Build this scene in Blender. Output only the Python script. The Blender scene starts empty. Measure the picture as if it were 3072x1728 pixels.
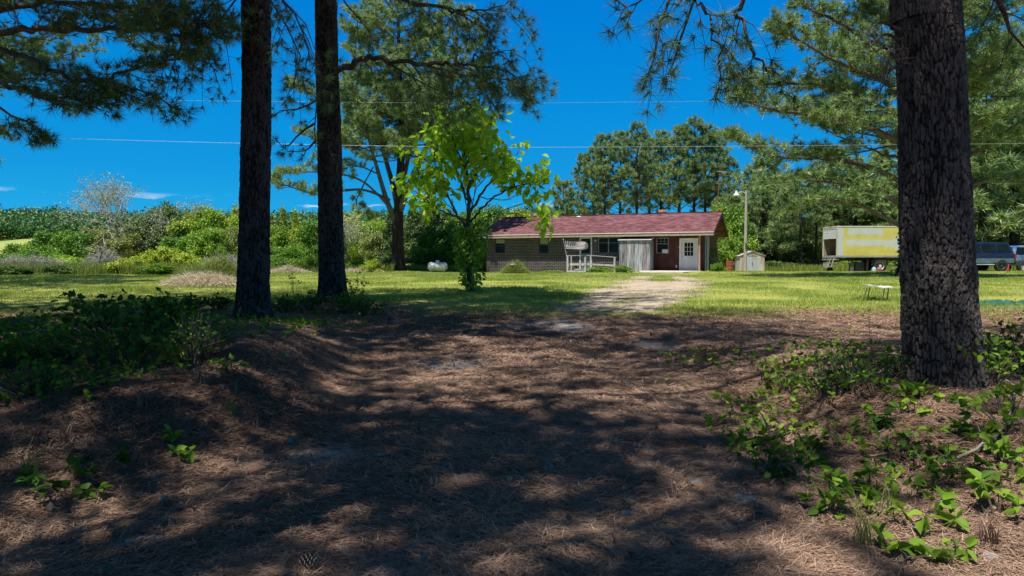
import bpy, math, random
import numpy as np
from mathutils import Vector, Matrix
rad = math.radians
SC = bpy.context.scene
# ------------------------------------------------------------------ camera
CAMZ, F, CX, CY, HOR = 1.35, 2048.0, 1536.0, 864.0, 780.0
PITCH = math.atan((CY-HOR)/F)
cam = bpy.data.objects.new('camera', bpy.data.cameras.new('camera'))
SC.collection.objects.link(cam); SC.camera = cam
cam.data.lens = 24; cam.data.sensor_width = 36; cam.data.clip_end = 6000; cam.data.clip_start = .05
cam.location = (0, 0, CAMZ); cam.rotation_euler = (rad(90)-PITCH, 0, 0)
# ------------------------------------------------------------------ sun + sky
EL = rad(69); HAZ = Vector((-.62, -.78, 0)).normalized()
SUN = Vector((HAZ.x*math.cos(EL), HAZ.y*math.cos(EL), math.sin(EL)))
sun = bpy.data.objects.new('sun', bpy.data.lights.new('sun', 'SUN'))
SC.collection.objects.link(sun)
sun.data.energy = 5.0; sun.data.angle = rad(.53); sun.data.color = (1, .95, .86)
sun.rotation_euler = SUN.to_track_quat('Z', 'Y').to_euler(); sun.location = (-20, -8, 40)
W = bpy.data.worlds.new("World"); SC.world = W; W.use_nodes = True
nt = W.node_tree; nt.nodes.clear()
def wn(t, **k):
    n = nt.nodes.new(t)
    for a, b in k.items(): setattr(n, a, b)
    return n
sky = wn('ShaderNodeTexSky'); sky.sky_type = 'NISHITA'; sky.sun_disc = False
sky.sun_elevation = EL; sky.sun_rotation = math.atan2(SUN.x, SUN.y); sky.air_density = 1.0; sky.dust_density = .3; sky.ozone_density = 2.5
bg = wn('ShaderNodeBackground'); bg.inputs[1].default_value = .078
hsv = wn('ShaderNodeHueSaturation'); hsv.inputs['Saturation'].default_value = 1.5; hsv.inputs['Hue'].default_value = .487
wo = wn('ShaderNodeOutputWorld')
# small low clouds over the hills: noise in the sky's own direction
tc = wn('ShaderNodeTexCoord'); sep = wn('ShaderNodeSeparateXYZ'); nt.links.new(tc.outputs['Generated'], sep.inputs[0])
mp = wn('ShaderNodeMapping'); mp.inputs['Scale'].default_value = (7, 7, 42); nt.links.new(tc.outputs['Generated'], mp.inputs[0])
nz = wn('ShaderNodeTexNoise'); nz.inputs['Scale'].default_value = 1.3; nz.inputs['Detail'].default_value = 6; nz.inputs['Roughness'].default_value = .6
nt.links.new(mp.outputs[0], nz.inputs[0])
cr = wn('ShaderNodeValToRGB'); cr.color_ramp.elements[0].position = .60; cr.color_ramp.elements[1].position = .68
nt.links.new(nz.outputs[0], cr.inputs[0])
band = wn('ShaderNodeMapRange'); band.inputs[1].default_value = .088; band.inputs[2].default_value = .07; band.clamp = True
nt.links.new(sep.outputs[2], band.inputs[0])
mu = wn('ShaderNodeMath', operation='MULTIPLY'); nt.links.new(cr.outputs[0], mu.inputs[0]); nt.links.new(band.outputs[0], mu.inputs[1])
mix = wn('ShaderNodeMixRGB'); mix.inputs[2].default_value = (8.5, 9, 9.5, 1)
nt.links.new(mu.outputs[0], mix.inputs[0])
# deep blue of this sky, by elevation, over the physical sky
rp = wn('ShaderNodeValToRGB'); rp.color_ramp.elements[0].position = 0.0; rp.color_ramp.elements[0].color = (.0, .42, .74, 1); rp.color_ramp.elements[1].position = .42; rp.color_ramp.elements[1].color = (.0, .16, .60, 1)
z1_ = rp.color_ramp.elements.new(.7); z1_.color = (.065, .125, .25, 1)  # unseen zenith stops dimmed and greyed to deepen and neutralise the shade below
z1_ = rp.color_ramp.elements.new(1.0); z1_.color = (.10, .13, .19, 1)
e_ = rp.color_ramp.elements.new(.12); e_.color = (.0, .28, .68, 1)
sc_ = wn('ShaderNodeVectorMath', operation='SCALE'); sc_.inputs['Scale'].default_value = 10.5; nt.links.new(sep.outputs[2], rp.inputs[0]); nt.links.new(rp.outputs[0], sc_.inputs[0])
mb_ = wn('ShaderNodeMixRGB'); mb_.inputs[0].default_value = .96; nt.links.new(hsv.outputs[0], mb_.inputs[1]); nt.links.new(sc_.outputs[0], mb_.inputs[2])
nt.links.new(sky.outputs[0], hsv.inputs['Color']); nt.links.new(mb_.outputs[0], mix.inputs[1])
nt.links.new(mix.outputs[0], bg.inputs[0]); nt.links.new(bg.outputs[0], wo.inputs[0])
SC.view_settings.view_transform = 'Standard'; SC.view_settings.look = 'None'
SC.view_settings.exposure = 0.45; SC.view_settings.gamma = 1
SC.cycles.max_bounces = 6; SC.cycles.transparent_max_bounces = 8; SC.cycles.diffuse_bounces = 3; SC.cycles.glossy_bounces = 2; SC.cycles.transmission_bounces = 3

# ------------------------------------------------------------------ pixel <-> world
SP, CP = math.sin(PITCH), math.cos(PITCH)
def at(px, py, Y):
    """world point on the ray of photo pixel (px,py) at world depth Y"""
    x = (px-CX)/F; y = (CY-py)/F
    dy = CP + y*SP; dz = -SP + y*CP
    t = Y/dy
    return Vector((x*t, Y, CAMZ + dz*t))
def hsh(ix, iy, s):
    v = np.sin(ix*127.1 + iy*311.7 + s*74.7)*43758.5453
    return v - np.floor(v)
def vn(x, y, s=0):
    x = np.asarray(x, float); y = np.asarray(y, float)
    ix, iy = np.floor(x), np.floor(y); fx, fy = x-ix, y-iy
    fx = fx*fx*(3-2*fx); fy = fy*fy*(3-2*fy)
    a, b, c, d = hsh(ix, iy, s), hsh(ix+1, iy, s), hsh(ix, iy+1, s), hsh(ix+1, iy+1, s)
    return (a*(1-fx)+b*fx)*(1-fy) + (c*(1-fx)+d*fx)*fy - .5
def fbm(x, y, s=0, o=3):
    r = 0; a = 1
    for i in range(o):
        r = r + a*vn(x*2**i, y*2**i, s+i*7); a *= .5
    return r
def ss(a, b, x):
    t = np.clip((x-a)/(b-a), 0, 1); return t*t*(3-2*t)
def G(X, Y, fine=True):
    X = np.asarray(X, float); Y = np.asarray(Y, float)
    z = np.interp(Y, [-60, 0, 6, 10, 14, 19, 25, 35, 44, 53, 80, 150, 300, 6000],
                  [.1, 0, .02, .10, .19, .33, .42, .48, .47, .38, .2, 0, -1, -1])
    # banks on both sides of the drive cutting
    edge = -1.5 + .35*fbm(Y*.5, X*0+2, 3, 2) - .12*np.maximum(Y-6, 0)
    z = z + .50*ss(0, 1.5, edge-X)*ss(1.5, 6, Y)*(1-ss(7.5, 13, Y))*(1+.5*fbm(X*.6, Y*.6, 11, 2))
    z = z + .27*ss(1.9, 3.3, X)*ss(1.5, 4.6, Y)*(1-ss(7, 12, Y))
    z = z + .15*np.exp(-((X-13)**2+(Y-44)**2)/40) + .13*np.exp(-((X-31)**2+(Y-45)**2)/60)
    z = z + .16*np.exp(-((X+8.6)**2+(Y-52)**2)/4)                       # root mound of the big pine
    z = z + .10*np.exp(-((X+4.9)**2+(Y-13)**2)/.7) + .08*np.exp(-((X+4.3)**2+(Y-16.4)**2)/.7) + .10*np.exp(-((X-3.53)**2+(Y-5.56)**2)/.35)
    z = z + .05*fbm(X*.35, Y*.35, 5, 2)*ss(2, 8, Y)
    if fine:
        near = 1-ss(12, 22, np.abs(Y))
        z = z + near*(.05*fbm(X*1.7, Y*1.7, 21, 3))
    return z
def g(x, y): return float(G(x, y))
# ------------------------------------------------------------------ materials
MATS = {}
def newmat(name):
    m = bpy.data.materials.new(name); m.use_nodes = True; m.node_tree.nodes.clear(); MATS[name] = m
    T = m.node_tree
    def n(t, ins=None, **k):
        nd = T.nodes.new(t)
        for a, b in k.items(): setattr(nd, a, b)
        for a, b in (ins or {}).items():
            if isinstance(b, tuple) and len(b) == 2 and hasattr(b[0], 'outputs'): T.links.new(b[0].outputs[b[1]], nd.inputs[a])
            elif hasattr(b, 'outputs'): T.links.new(b.outputs[0], nd.inputs[a])
            else: nd.inputs[a].default_value = b
        return nd
    return m, n
def c4(c): return (c[0], c[1], c[2], 1)
def ramp(n, fac, stops):
    r = n('ShaderNodeValToRGB', {0: fac}); e = r.color_ramp.elements
    while len(e) < len(stops): e.new(.5)
    for i, (p, c) in enumerate(stops): e[i].position = p; e[i].color = c4(c)
    return r
def mat(name, c, rough=.7, c2=None, scale=6, stretch=(1, 1, 1), bump=0, metal=0, spec=.4, det=5, lo=.35, hi=.65, bscale=None):
    m, n = newmat(name)
    tc = n('ShaderNodeTexCoord'); mp = n('ShaderNodeMapping', {0: (tc, 3), 3: stretch})
    nz = n('ShaderNodeTexNoise', {0: mp, 'Scale': scale, 'Detail': det, 'Roughness': .6})
    col = ramp(n, nz, [(lo, c), (hi, c2 or tuple(x*.8 for x in c))])
    p = n('ShaderNodeBsdfPrincipled', {'Base Color': col, 'Roughness': rough, 'Metallic': metal, 'Specular IOR Level': spec})
    if bump:
        nb = n('ShaderNodeTexNoise', {0: mp, 'Scale': bscale or scale*3, 'Detail': 4})
        b = n('ShaderNodeBump', {'Strength': bump, 'Distance': .03, 'Height': nb})
        m.node_tree.links.new(b.outputs[0], p.inputs['Normal'])
    n('ShaderNodeOutputMaterial', {0: p}); return m
def leafmat(name, c1, c2, trans=.35, rough=.5, gloss=.04, tcol=None, orand=.0):
    m, n = newmat(name)
    a = n('ShaderNodeAttribute', attribute_name='rnd')
    fac = (a, 2)
    col = ramp(n, fac, [(0, c1), (1, c2)])
    if orand:
        oi = n('ShaderNodeObjectInfo'); mr = n('ShaderNodeMapRange', {0: (oi, 5), 3: 1-orand, 4: 1+orand})
        hm = n('ShaderNodeMapRange', {0: (oi, 5), 3: .5+orand*.07, 4: .5-orand*.07})
        col = n('ShaderNodeHueSaturation', {'Color': col, 'Value': mr, 'Hue': hm})
    d = n('ShaderNodeBsdfDiffuse', {0: col})
    t = n('ShaderNodeBsdfTranslucent', {0: col if tcol is None else c4(tcol)})
    mx = n('ShaderNodeMixShader', {0: trans, 1: d, 2: t})
    gl = n('ShaderNodeBsdfGlossy', {0: (.8, .8, .8, 1), 1: rough})
    mg = n('ShaderNodeMixShader', {0: gloss, 1: mx, 2: gl})
    n('ShaderNodeOutputMaterial', {0: mg}); return m
M_needle = leafmat('pine_needles', (.05, .12, .03), (.32, .47, .16), .35)
M_needle_far = leafmat('pine_needles_far', (.07, .16, .045), (.44, .56, .20), .3, orand=.12)
M_leafA = leafmat('leaf_green', (.10, .24, .02), (.30, .48, .045), .35, orand=.3)
M_leafY = leafmat('leaf_yellow_green', (.24, .36, .025), (.50, .58, .05), .35, orand=.25)
M_leafD = leafmat('leaf_dark', (.055, .12, .03), (.17, .26, .06), .25, orand=.2)
M_olive = leafmat('leaf_olive', (.16, .21, .06), (.33, .38, .11), .3, orand=.2)
M_catalpa = leafmat('catalpa_leaf', (.17, .36, .015), (.56, .70, .05), .5, .6, .02, tcol=(.40, .68, .03))
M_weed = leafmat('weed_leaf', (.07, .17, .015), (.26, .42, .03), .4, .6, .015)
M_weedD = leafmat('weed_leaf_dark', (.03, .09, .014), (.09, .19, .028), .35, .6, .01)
M_dry = leafmat('dry_grass', (.40, .33, .22), (.80, .72, .56), .2, .7, .02)
M_grass = leafmat('lawn_grass', (.14, .25, .02), (.56, .58, .16), .3, .6, .02)
M_tall = leafmat('tall_grass', (.13, .20, .03), (.34, .38, .10), .35, .6, .02)
M_litter = leafmat('litter_needles', (.10, .056, .040), (.62, .42, .30), .1, .6, .03)
M_hillleaf = leafmat('hill_leaf', (.03, .10, .045), (.13, .28, .07), .2)
M_bark = None
def barkmat(name, c1, c2, c3):
    m, n = newmat(name)
    a = n('ShaderNodeAttribute', attribute_name='rnd')
    tc = n('ShaderNodeTexCoord'); mp = n('ShaderNodeMapping', {0: (tc, 3), 3: (1, 1, .35)})
    nz = n('ShaderNodeTexNoise', {0: mp, 'Scale': 14., 'Detail': 8., 'Roughness': .7})
    ad = n('ShaderNodeMath', {0: (a, 2), 1: nz}, operation='MULTIPLY_ADD'); ad.inputs[2].default_value = -.1
    T = m.node_tree
    ml = n('ShaderNodeMath', {0: (a, 2)}, operation='MULTIPLY'); ml.inputs[1].default_value = .55
    sm = n('ShaderNodeMath', {0: ml, 1: nz}, operation='ADD')
    col = ramp(n, sm, [(.35, c1), (.75, c2), (1.05 if False else .98, c3)])
    vo = n('ShaderNodeTexVoronoi', {0: mp, 'Scale': 26.}, feature='DISTANCE_TO_EDGE')
    b1 = n('ShaderNodeBump', {'Strength': .9, 'Distance': .02, 'Height': nz})
    b2 = n('ShaderNodeBump', {'Strength': .5, 'Distance': .012, 'Height': vo, 'Normal': b1})
    p = n('ShaderNodeBsdfPrincipled', {'Base Color': col, 'Roughness': .9, 'Specular IOR Level': .15, 'Normal': b2})
    n('ShaderNodeOutputMaterial', {0: p}); return m
M_bark = barkmat('pine_bark', (.007, .0055, .005), (.034, .026, .022), (.115, .098, .088))
M_barkd = barkmat('dark_pine_bark', (.006, .005, .0045), (.024, .019, .017), (.085, .07, .062))
M_bark2 = barkmat('grey_bark', (.04, .032, .026), (.11, .09, .075), (.22, .19, .165))
M_twig = mat('twig_wood', (.07, .05, .04), .9, (.14, .11, .09), 5, bump=.3)
M_palewood = mat('pale_twig', (.30, .26, .22), .9, (.2, .17, .14), 6)

# ------------------------------------------------------------------ object helpers
COL = SC.collection
def tag(o, label=None, cat=None, group=None, kind=None):
    if label: o['label'] = label
    if cat: o['category'] = cat
    if group: o['group'] = group
    if kind: o['kind'] = kind
    return o
def thing(name, label, cat, loc=(0, 0, 0), rz=0, group=None):
    o = bpy.data.objects.new(name, None); COL.objects.link(o); o.empty_display_size = .3
    o.location = loc; o.rotation_euler = (0, 0, rz); return tag(o, label, cat, group)
def link_mesh(name, me, m, parent):
    ms = m if isinstance(m, (list, tuple)) else [m]
    for x in ms: me.materials.append(x)
    o = bpy.data.objects.new(name, me); COL.objects.link(o)
    if parent is not None: o.parent = parent
    return o
def mesh_np(name, V, Fs, m, parent=None, rnd=None, smooth=False, mi=None):
    """V (n,3); Fs one array or list of arrays (k,3)/(k,4)"""
    if not isinstance(Fs, (list, tuple)): Fs = [Fs]
    Fs = [np.asarray(f, np.int32) for f in Fs if len(f)]
    V = np.asarray(V, np.float32)
    me = bpy.data.meshes.new(name)
    me.vertices.add(len(V)); me.vertices.foreach_set('co', V.ravel())
    nl = sum(f.size for f in Fs); me.loops.add(nl)
    me.loops.foreach_set('vertex_index', np.concatenate([f.ravel() for f in Fs]))
    cnt = np.concatenate([np.full(len(f), f.shape[1], np.int32) for f in Fs])
    st = np.concatenate([[0], np.cumsum(cnt)[:-1]]).astype(np.int32)
    me.polygons.add(len(cnt)); me.polygons.foreach_set('loop_start', st)
    try: me.polygons.foreach_set('loop_total', cnt)
    except Exception: pass
    if smooth: me.polygons.foreach_set('use_smooth', np.ones(len(cnt), bool))
    if rnd is not None:
        a = me.attributes.new('rnd', 'FLOAT', 'POINT'); a.data.foreach_set('value', np.asarray(rnd, np.float32))
    me.update(calc_edges=True); me.validate()
    return link_mesh(name, me, m, parent)
class MB:
    def __init__(s): s.v = []; s.f = []; s.mi = []; s.cur = 0
    def add(s, vs, fs):
        o = len(s.v); s.v += [tuple(v) for v in vs]
        for f in fs: s.f.append(tuple(i+o for i in f)); s.mi.append(s.cur)
        return s
    def box(s, x0, x1, y0, y1, z0, z1, M=None, bev=0):
        vs = [Vector((x, y, z)) for z in (z0, z1) for y in (y0, y1) for x in (x0, x1)]
        if M is not None: vs = [M @ v for v in vs]
        return s.add(vs, [(0, 2, 3, 1), (4, 5, 7, 6), (0, 1, 5, 4), (2, 6, 7, 3), (0, 4, 6, 2), (1, 3, 7, 5)])
    def beam(s, a, b, w, h, roll=0):
        a, b = Vector(a), Vector(b); d = b-a; L = d.length
        M = Matrix.Translation(a) @ d.to_track_quat('X', 'Z').to_matrix().to_4x4() @ Matrix.Rotation(roll, 4, 'X')
        return s.box(0, L, -w/2, w/2, -h/2, h/2, M)
    def prism(s, pts, y0, y1, M=None):
        """polygon in xz extruded along y"""
        n = len(pts); vs = [Vector((p[0], y0, p[1])) for p in pts]+[Vector((p[0], y1, p[1])) for p in pts]
        if M is not None: vs = [M @ v for v in vs]
        return s.add(vs, [tuple(range(n)), tuple(range(2*n-1, n-1, -1))]+[(i, i+n, (i+1) % n+n, (i+1) % n) for i in range(n)])
    def tube(s, pts, rs, k=8, cap=True):
        V, Fq = tube_np(pts, rs, k); s.add([tuple(v) for v in V], [tuple(f) for f in Fq])
        if cap:
            o = len(s.v)-len(V); n = len(pts)
            s.f.append(tuple(o+i for i in range(k-1, -1, -1))); s.mi.append(s.cur)
            s.f.append(tuple(o+(n-1)*k+i for i in range(k))); s.mi.append(s.cur)
        return s
    def lathe(s, prof, k=24, M=None, close=True):
        """prof: list (r,z) about z"""
        vs = []
        for r, z in prof:
            for i in range(k):
                a = 2*math.pi*i/k; v = Vector((r*math.cos(a), r*math.sin(a), z)); vs.append(M @ v if M is not None else v)
        fs = []
        for j in range(len(prof)-1):
            for i in range(k): fs.append((j*k+i, j*k+(i+1) % k, (j+1)*k+(i+1) % k, (j+1)*k+i))
        if close: fs.append(tuple(range(k-1, -1, -1))); fs.append(tuple((len(prof)-1)*k+i for i in range(k)))
        return s.add(vs, fs)
    def build(s, name, m, parent=None, smooth=False, bevel=0):
        me = bpy.data.meshes.new(name); me.from_pydata(s.v, [], s.f); me.update()
        me.polygons.foreach_set('material_index', s.mi)
        if smooth:
            me.polygons.foreach_set('use_smooth', [True]*len(s.f))
            try: me.set_sharp_from_angle(angle=rad(40))
            except Exception: pass
        o = link_mesh(name, me, m, parent)
        if bevel:
            b = o.modifiers.new('bevel', 'BEVEL'); b.width = bevel; b.segments = 2; b.limit_method = 'ANGLE'
        return o
def tube_np(pts, rs, k):
    P = np.array([tuple(p) for p in pts], float); n = len(P); R = np.broadcast_to(np.asarray(rs, float), (n,))
    T = np.gradient(P, axis=0); T /= (np.linalg.norm(T, axis=1, keepdims=True)+1e-9)
    ref = np.array([0, 0, 1.]) if abs(T[:, 2]).mean() < .8 else np.array([1., 0, 0])
    A = np.cross(T, ref); A /= (np.linalg.norm(A, axis=1, keepdims=True)+1e-9); B = np.cross(T, A)
    an = np.arange(k)*2*np.pi/k
    V = P[:, None, :] + R[:, None, None]*(np.cos(an)[None, :, None]*A[:, None, :]+np.sin(an)[None, :, None]*B[:, None, :])
    i = np.arange(n-1)[:, None]*k; j = np.arange(k)[None, :]; j2 = (j+1) % k
    Fq = np.stack([i+j, i+j2, i+k+j2, i+k+j], -1).reshape(-1, 4)
    return V.reshape(-1, 3), Fq
def spline(pts, n):
    """smooth resample through points"""
    P = np.array([tuple(p) for p in pts], float)
    if len(P) < 3: t = np.linspace(0, 1, n)[:, None]; return P[0]*(1-t)+P[-1]*t
    Q = np.vstack([2*P[0]-P[1], P, 2*P[-1]-P[-2]]); out = []
    for u in np.linspace(0, len(P)-1, n):
        i = min(int(u), len(P)-2); t = u-i; a, b, c, d = Q[i:i+4]
        out.append(.5*((2*b)+(-a+c)*t+(2*a-5*b+4*c-d)*t*t+(-a+3*b-3*c+d)*t**3))
    return np.array(out)
def nrm(v): return v/(np.linalg.norm(v, axis=-1, keepdims=True)+1e-9)

# ------------------------------------------------------------------ vegetation
class Veg:
    def __init__(s, seed): s.r = np.random.default_rng(seed); s.tv = []; s.tf = []; s.n = 0; s.P = []; s.D = []; s.wr = []
    def tube(s, pts, rs, k=5):
        V, Fq = tube_np(pts, rs, k); s.tv.append(V); s.tf.append(Fq+s.n); s.n += len(V)
    def tip(s, p, d): s.P.append(p); s.D.append(d)
    def wood(s, name, m, parent): 
        if not s.tv: return None
        V = np.concatenate(s.tv); return mesh_np(name, V, np.concatenate(s.tf), m, parent, smooth=True, rnd=s.r.random(len(V))*.3+.35)
    def needles(s, name, m, parent, k=14, L=.18, w=.006, spread=.9, jit=.25):
        P = np.array(s.P); D = nrm(np.array(s.D)); n = len(P); r = s.r
        R = nrm(r.normal(size=(n, k, 3))); d = nrm(D[:, None, :]*(1.2-spread*.5)+R*spread)
        ln = L*(.7+.5*r.random((n, k, 1)))
        base = P[:, None, :]+r.normal(size=(n, k, 3))*.01
        tip = base+d*ln; side = nrm(np.cross(d, nrm(r.normal(size=(n, k, 3)))))*w*.5
        V = np.stack([base-side, base+side, tip], 2).reshape(-1, 3)
        Fq = np.arange(n*k*3).reshape(-1, 3)
        q = np.clip(r.random(n)*.75+.12, 0, 1)[:, None, None]+r.normal(size=(n, k, 1))*jit*.5
        return mesh_np(name, V, Fq, m, parent, rnd=np.clip(np.repeat(q, 3, 2), 0, 1).ravel())
    def leaves(s, name, m, parent, L=.12, W=.08, k=1, jit=.05, droop=.3, face=None, rr=.35):
        P = np.repeat(np.array(s.P), k, 0); D = np.repeat(nrm(np.array(s.D)), k, 0); r = s.r; n = len(P)
        P = P+r.normal(size=P.shape)*jit
        d = nrm(D*.6+r.normal(size=P.shape)*.7+np.array([0, 0, -droop]))
        up = nrm(r.normal(size=P.shape)*.55+np.array([0, 0, 1.])); sd = nrm(np.cross(d, up)); up = np.cross(sd, d)
        l = L*(.65+.6*r.random((n, 1))); w = W*(.65+.6*r.random((n, 1)))
        f = up*w*.22
        V = np.stack([P, P+d*l*.28+sd*w*.5+f, P+d*l*.62+sd*w*.42+f-up*l*.04, P+d*l-up*l*.12, P+d*l*.62-sd*w*.42+f-up*l*.04, P+d*l*.28-sd*w*.5+f], 1).reshape(-1, 3)
        b = np.arange(n)[:, None]*6
        Fq = np.concatenate([b+np.array([0, 1, 2, 3]), b+np.array([0, 3, 4, 5])])
        q = np.clip((.5 if not getattr(s, 'T', None) else np.repeat(np.array(s.T), k)[:, None])+r.normal(size=(n, 1))*rr*(.6 if getattr(s, 'T', None) else 1), 0, 1)
        return mesh_np(name, V, Fq, m, parent, rnd=np.repeat(q, 6, 1).ravel())
def perp(t, r):
    v = np.cross(t, nrm(r.normal(size=3))); return nrm(v)
def pine_branch(vg, pts, r0, dens=2.6, sub=1.0, t0=.25, tufts=5, droop=0., k=5, twigr=.008, n=None):
    """limb with side twigs bearing needle tufts"""
    r = vg.r; P = np.array([tuple(p) for p in pts]); L = np.linalg.norm(np.diff(P, axis=0), axis=1).sum()
    N = n or max(6, int(L*2.2)); C = spline(P, N); C[1:-1] += r.normal(size=(N-2, 3))*.035*min(1, L/3)
    rs = np.linspace(r0, max(.008, r0*.12), N); vg.tube(C, rs, k)
    m = max(3, int(L*dens*(1-t0)))
    for j in range(m):
        t = t0+(1-t0)*(j+r.random())/m; u = t*(N-1); i = min(int(u), N-2); p = C[i]+(C[i+1]-C[i])*(u-i)
        tg = nrm(C[i+1]-C[i]); sd = nrm(np.cross(tg, [0, 0, 1.]))*(1 if j % 2 else -1)
        d = nrm(tg*(.5+.5*t)+sd*(.55+.5*r.random())+np.array([0, 0, .15-droop+.22*r.normal()]))
        l = sub*(.45+.75*r.random())*(1.15-.5*t)
        q = np.array([p, p+d*l*.4, p+d*l*.75+np.array([0, 0, .06*l-droop*.35*l]), p+d*l+np.array([0, 0, .16*l-droop*.8*l])])
        q[1:] += r.normal(size=(3, 3))*.03*l
        vg.tube(q, np.linspace(twigr*1.6, twigr*.6, 4), 3)
        for a in range(tufts):
            s = .35+.65*(a+r.random())/tufts; u2 = s*3; i2 = min(int(u2), 2); pp = q[i2]+(q[i2+1]-q[i2])*(u2-i2)
            dd = nrm(q[i2+1]-q[i2])
            if a < tufts-1:
                o = nrm(perp(dd, r)*.8+dd*.5+np.array([0, 0, .25])); l3 = l*.22*(.5+r.random())
                e = pp+o*l3; vg.tube(np.array([pp, e]), [twigr*.6, twigr*.5], 3); vg.tip(e, nrm(o+dd*.3)); 
            else: vg.tip(q[3], dd)
    vg.tip(C[-1], nrm(C[-1]-C[-2]))
def pine_crown(vg, axis, Lf, z0, z1, step=.55, per=3.4, dens=2.4, sub=1., tufts=5, up=.12, r0=.05, t0=.25, twigr=.008, flt=None):
    """whorls along an axis polyline between heights z0,z1; Lf(t) limb length"""
    r = vg.r; A = spline(axis, 60); z = z0; a0 = r.random()*6
    while z < z1:
        t = (z-z0)/(z1-z0); i = int(np.argmin(abs(A[:, 2]-z))); p = A[i]
        for q in range(int(per+r.random())):
            a0 += 2.1+r.random()*.9; L = Lf(t)*(.6+.6*r.random()); el = up+.45*t*r.random()+.15*r.normal()
            d = np.array([math.cos(a0)*math.cos(el), math.sin(a0)*math.cos(el), math.sin(el)])
            pp = p+np.array([0, 0, r.normal()*.15])
            if flt and not flt(pp, d, L): continue
            pts = [pp, pp+d*L*.35+[0, 0, -.02*L], pp+d*L*.7+[0, 0, .0], pp+d*L+np.array([0, 0, (.1-.0*t)*L])]
            pine_branch(vg, pts, r0*(.5+.5*L/max(Lf(0), .1)), dens, sub*(.6+.4*(L/(Lf(.3)+.1))), t0, tufts, twigr=twigr, k=4)
        z += step*(.7+.6*r.random())
def worley(u, v, pu, seed=0):
    """F2-F1 cell noise, periodic in u with period pu (int)"""
    iu, iv = np.floor(u), np.floor(v); f1 = np.full(u.shape, 9.); f2 = np.full(u.shape, 9.)
    for du in (-1, 0, 1):
        for dv in (-1, 0, 1):
            cu, cv = iu+du, iv+dv; h1 = hsh(cu % pu, cv, seed); h2 = hsh(cu % pu, cv, seed+5)
            d = np.hypot(cu+h1-u, cv+h2-v); n1 = np.minimum(f1, d); f2 = np.minimum(np.maximum(f1, d), f2); f1 = n1
    return f2-f1
def trunk(name, axis, rf, m, parent, cells=13, k=90, n=260, amp=.05, flare=.5, seed=0, vs=.45):
    """barky trunk: axis polyline (local), rf(t)-> radius; plates displaced in the mesh"""
    C = spline(axis, n); zt = C[:, 2]-C[0, 2]
    th = np.arange(k)*2*np.pi/k
    R = np.array([rf(t) for t in np.linspace(0, 1, n)])[:, None]
    hgt = np.cumsum(np.r_[0, np.linalg.norm(np.diff(C, axis=0), axis=1)])[:, None]
    R0 = float(R[0, 0]); fl = flare*np.exp(-np.maximum(hgt-.0, 0)/(R0*1.1))
    lob = 1+fl*(1+.45*np.sin(th*5+seed)[None, :]+.3*np.sin(th*3+seed*2)[None, :])
    U = (th/(2*np.pi)*cells)[None, :]+.35*vn(th[None, :]*0+hgt*1.3, th[None, :]*3, seed); V = hgt/(R0*2*np.pi/cells)*vs
    V = V+.8*vn(np.broadcast_to(th[None, :]*2, (n, k)), hgt*2+0*th[None, :], seed+3); U = np.broadcast_to(U, (n, k))
    w = worley(U, V+.55*fbm(U*1.7, V*1.7, seed+41, 3), cells, seed); w2 = worley(U*2.0, V*2.4, cells*2, seed+9)
    thr_ = .09+.34*np.clip(fbm(U*.45, V*.45, seed+31, 2)+.45, 0, 1); pl = np.clip(w/thr_, 0, 1)**.7*(.72+.55*hsh(np.floor(U*.9+.6*fbm(U, V, seed+2, 2)), np.floor(V*.7), seed)); rough_ = fbm(U*2.6, V*3.2, seed+20, 3)
    big = vn(np.broadcast_to(th[None, :]*1.2, (n, k))*1.0, hgt*1.1+0*th[None, :], seed+11)
    rr = R*lob+amp*(pl-.8)+amp*.28*(np.clip(w2/.35, 0, 1)-.5)+.05*R*big+amp*.45*rough_
    X = C[:, None, 0]+rr*np.cos(th); Y = C[:, None, 1]+rr*np.sin(th); Z = np.broadcast_to(C[:, None, 2], rr.shape)
    Vv = np.stack([X, Y, Z], -1).reshape(-1, 3)
    i = np.arange(n-1)[:, None]*k; j = np.arange(k)[None, :]; j2 = (j+1) % k
    Fq = np.stack([i+j, i+j2, i+k+j2, i+k+j], -1).reshape(-1, 4)
    return mesh_np(name, Vv, Fq, m, parent, rnd=np.clip(pl*.75+.25*w2*1.5, 0, 1).ravel(), smooth=True)
def loc3(pts, base):
    b = np.array(tuple(base)); return [np.array(tuple(p))-b for p in pts]

# ================================================================== GROUND
def axis_pts(lo, hi, d0, span, gr):
    a = list(np.arange(0, span, d0)); s = d0
    while a[-1] < hi: s *= gr; a.append(a[-1]+s)
    b = list(-np.arange(0, span, d0)); s = d0
    while b[-1] > lo: s *= gr; b.append(b[-1]-s)
    return np.unique(np.round(np.array(a+b), 4))
xs = axis_pts(-1600, 1600, .11, 8, 1.06); ys = np.concatenate([-np.array([60, 30, 15, 8, 5, 3, 2, 1.2, .6]), axis_pts(-.1, 3000, .11, 17, 1.045)])
ys = np.unique(ys)
GX, GY = np.meshgrid(xs, ys); GZ = G(GX, GY)
def litmask(X, Y):
    e = 16.0+2.4*fbm(X*.25, Y*.2, 31, 3)-1.4*ss(-3, -9, X)*1.0 - 1.2*ss(6, 10, X)
    e = e + 5*np.exp(-((X+5.2)**2)/20)*.25
    return 1-ss(e-3.2, e+2.2, Y)
def drive_d(X, Y):
    """signed-ish distance from drive centre line in half widths"""
    c = np.interp(Y, [2, 8, 14, 18, 22, 26, 31, 36.5], [-.2, .1, 1.7, 3.1, 4.5, 5.7, 6.9, 7.9])
    w = np.interp(Y, [2, 8, 14, 18, 22, 26, 31, 36.5], [1.3, 1.4, 1.6, 2.0, 2.4, 2.5, 2.3, 1.6])
    return (X-c)/w
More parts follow.
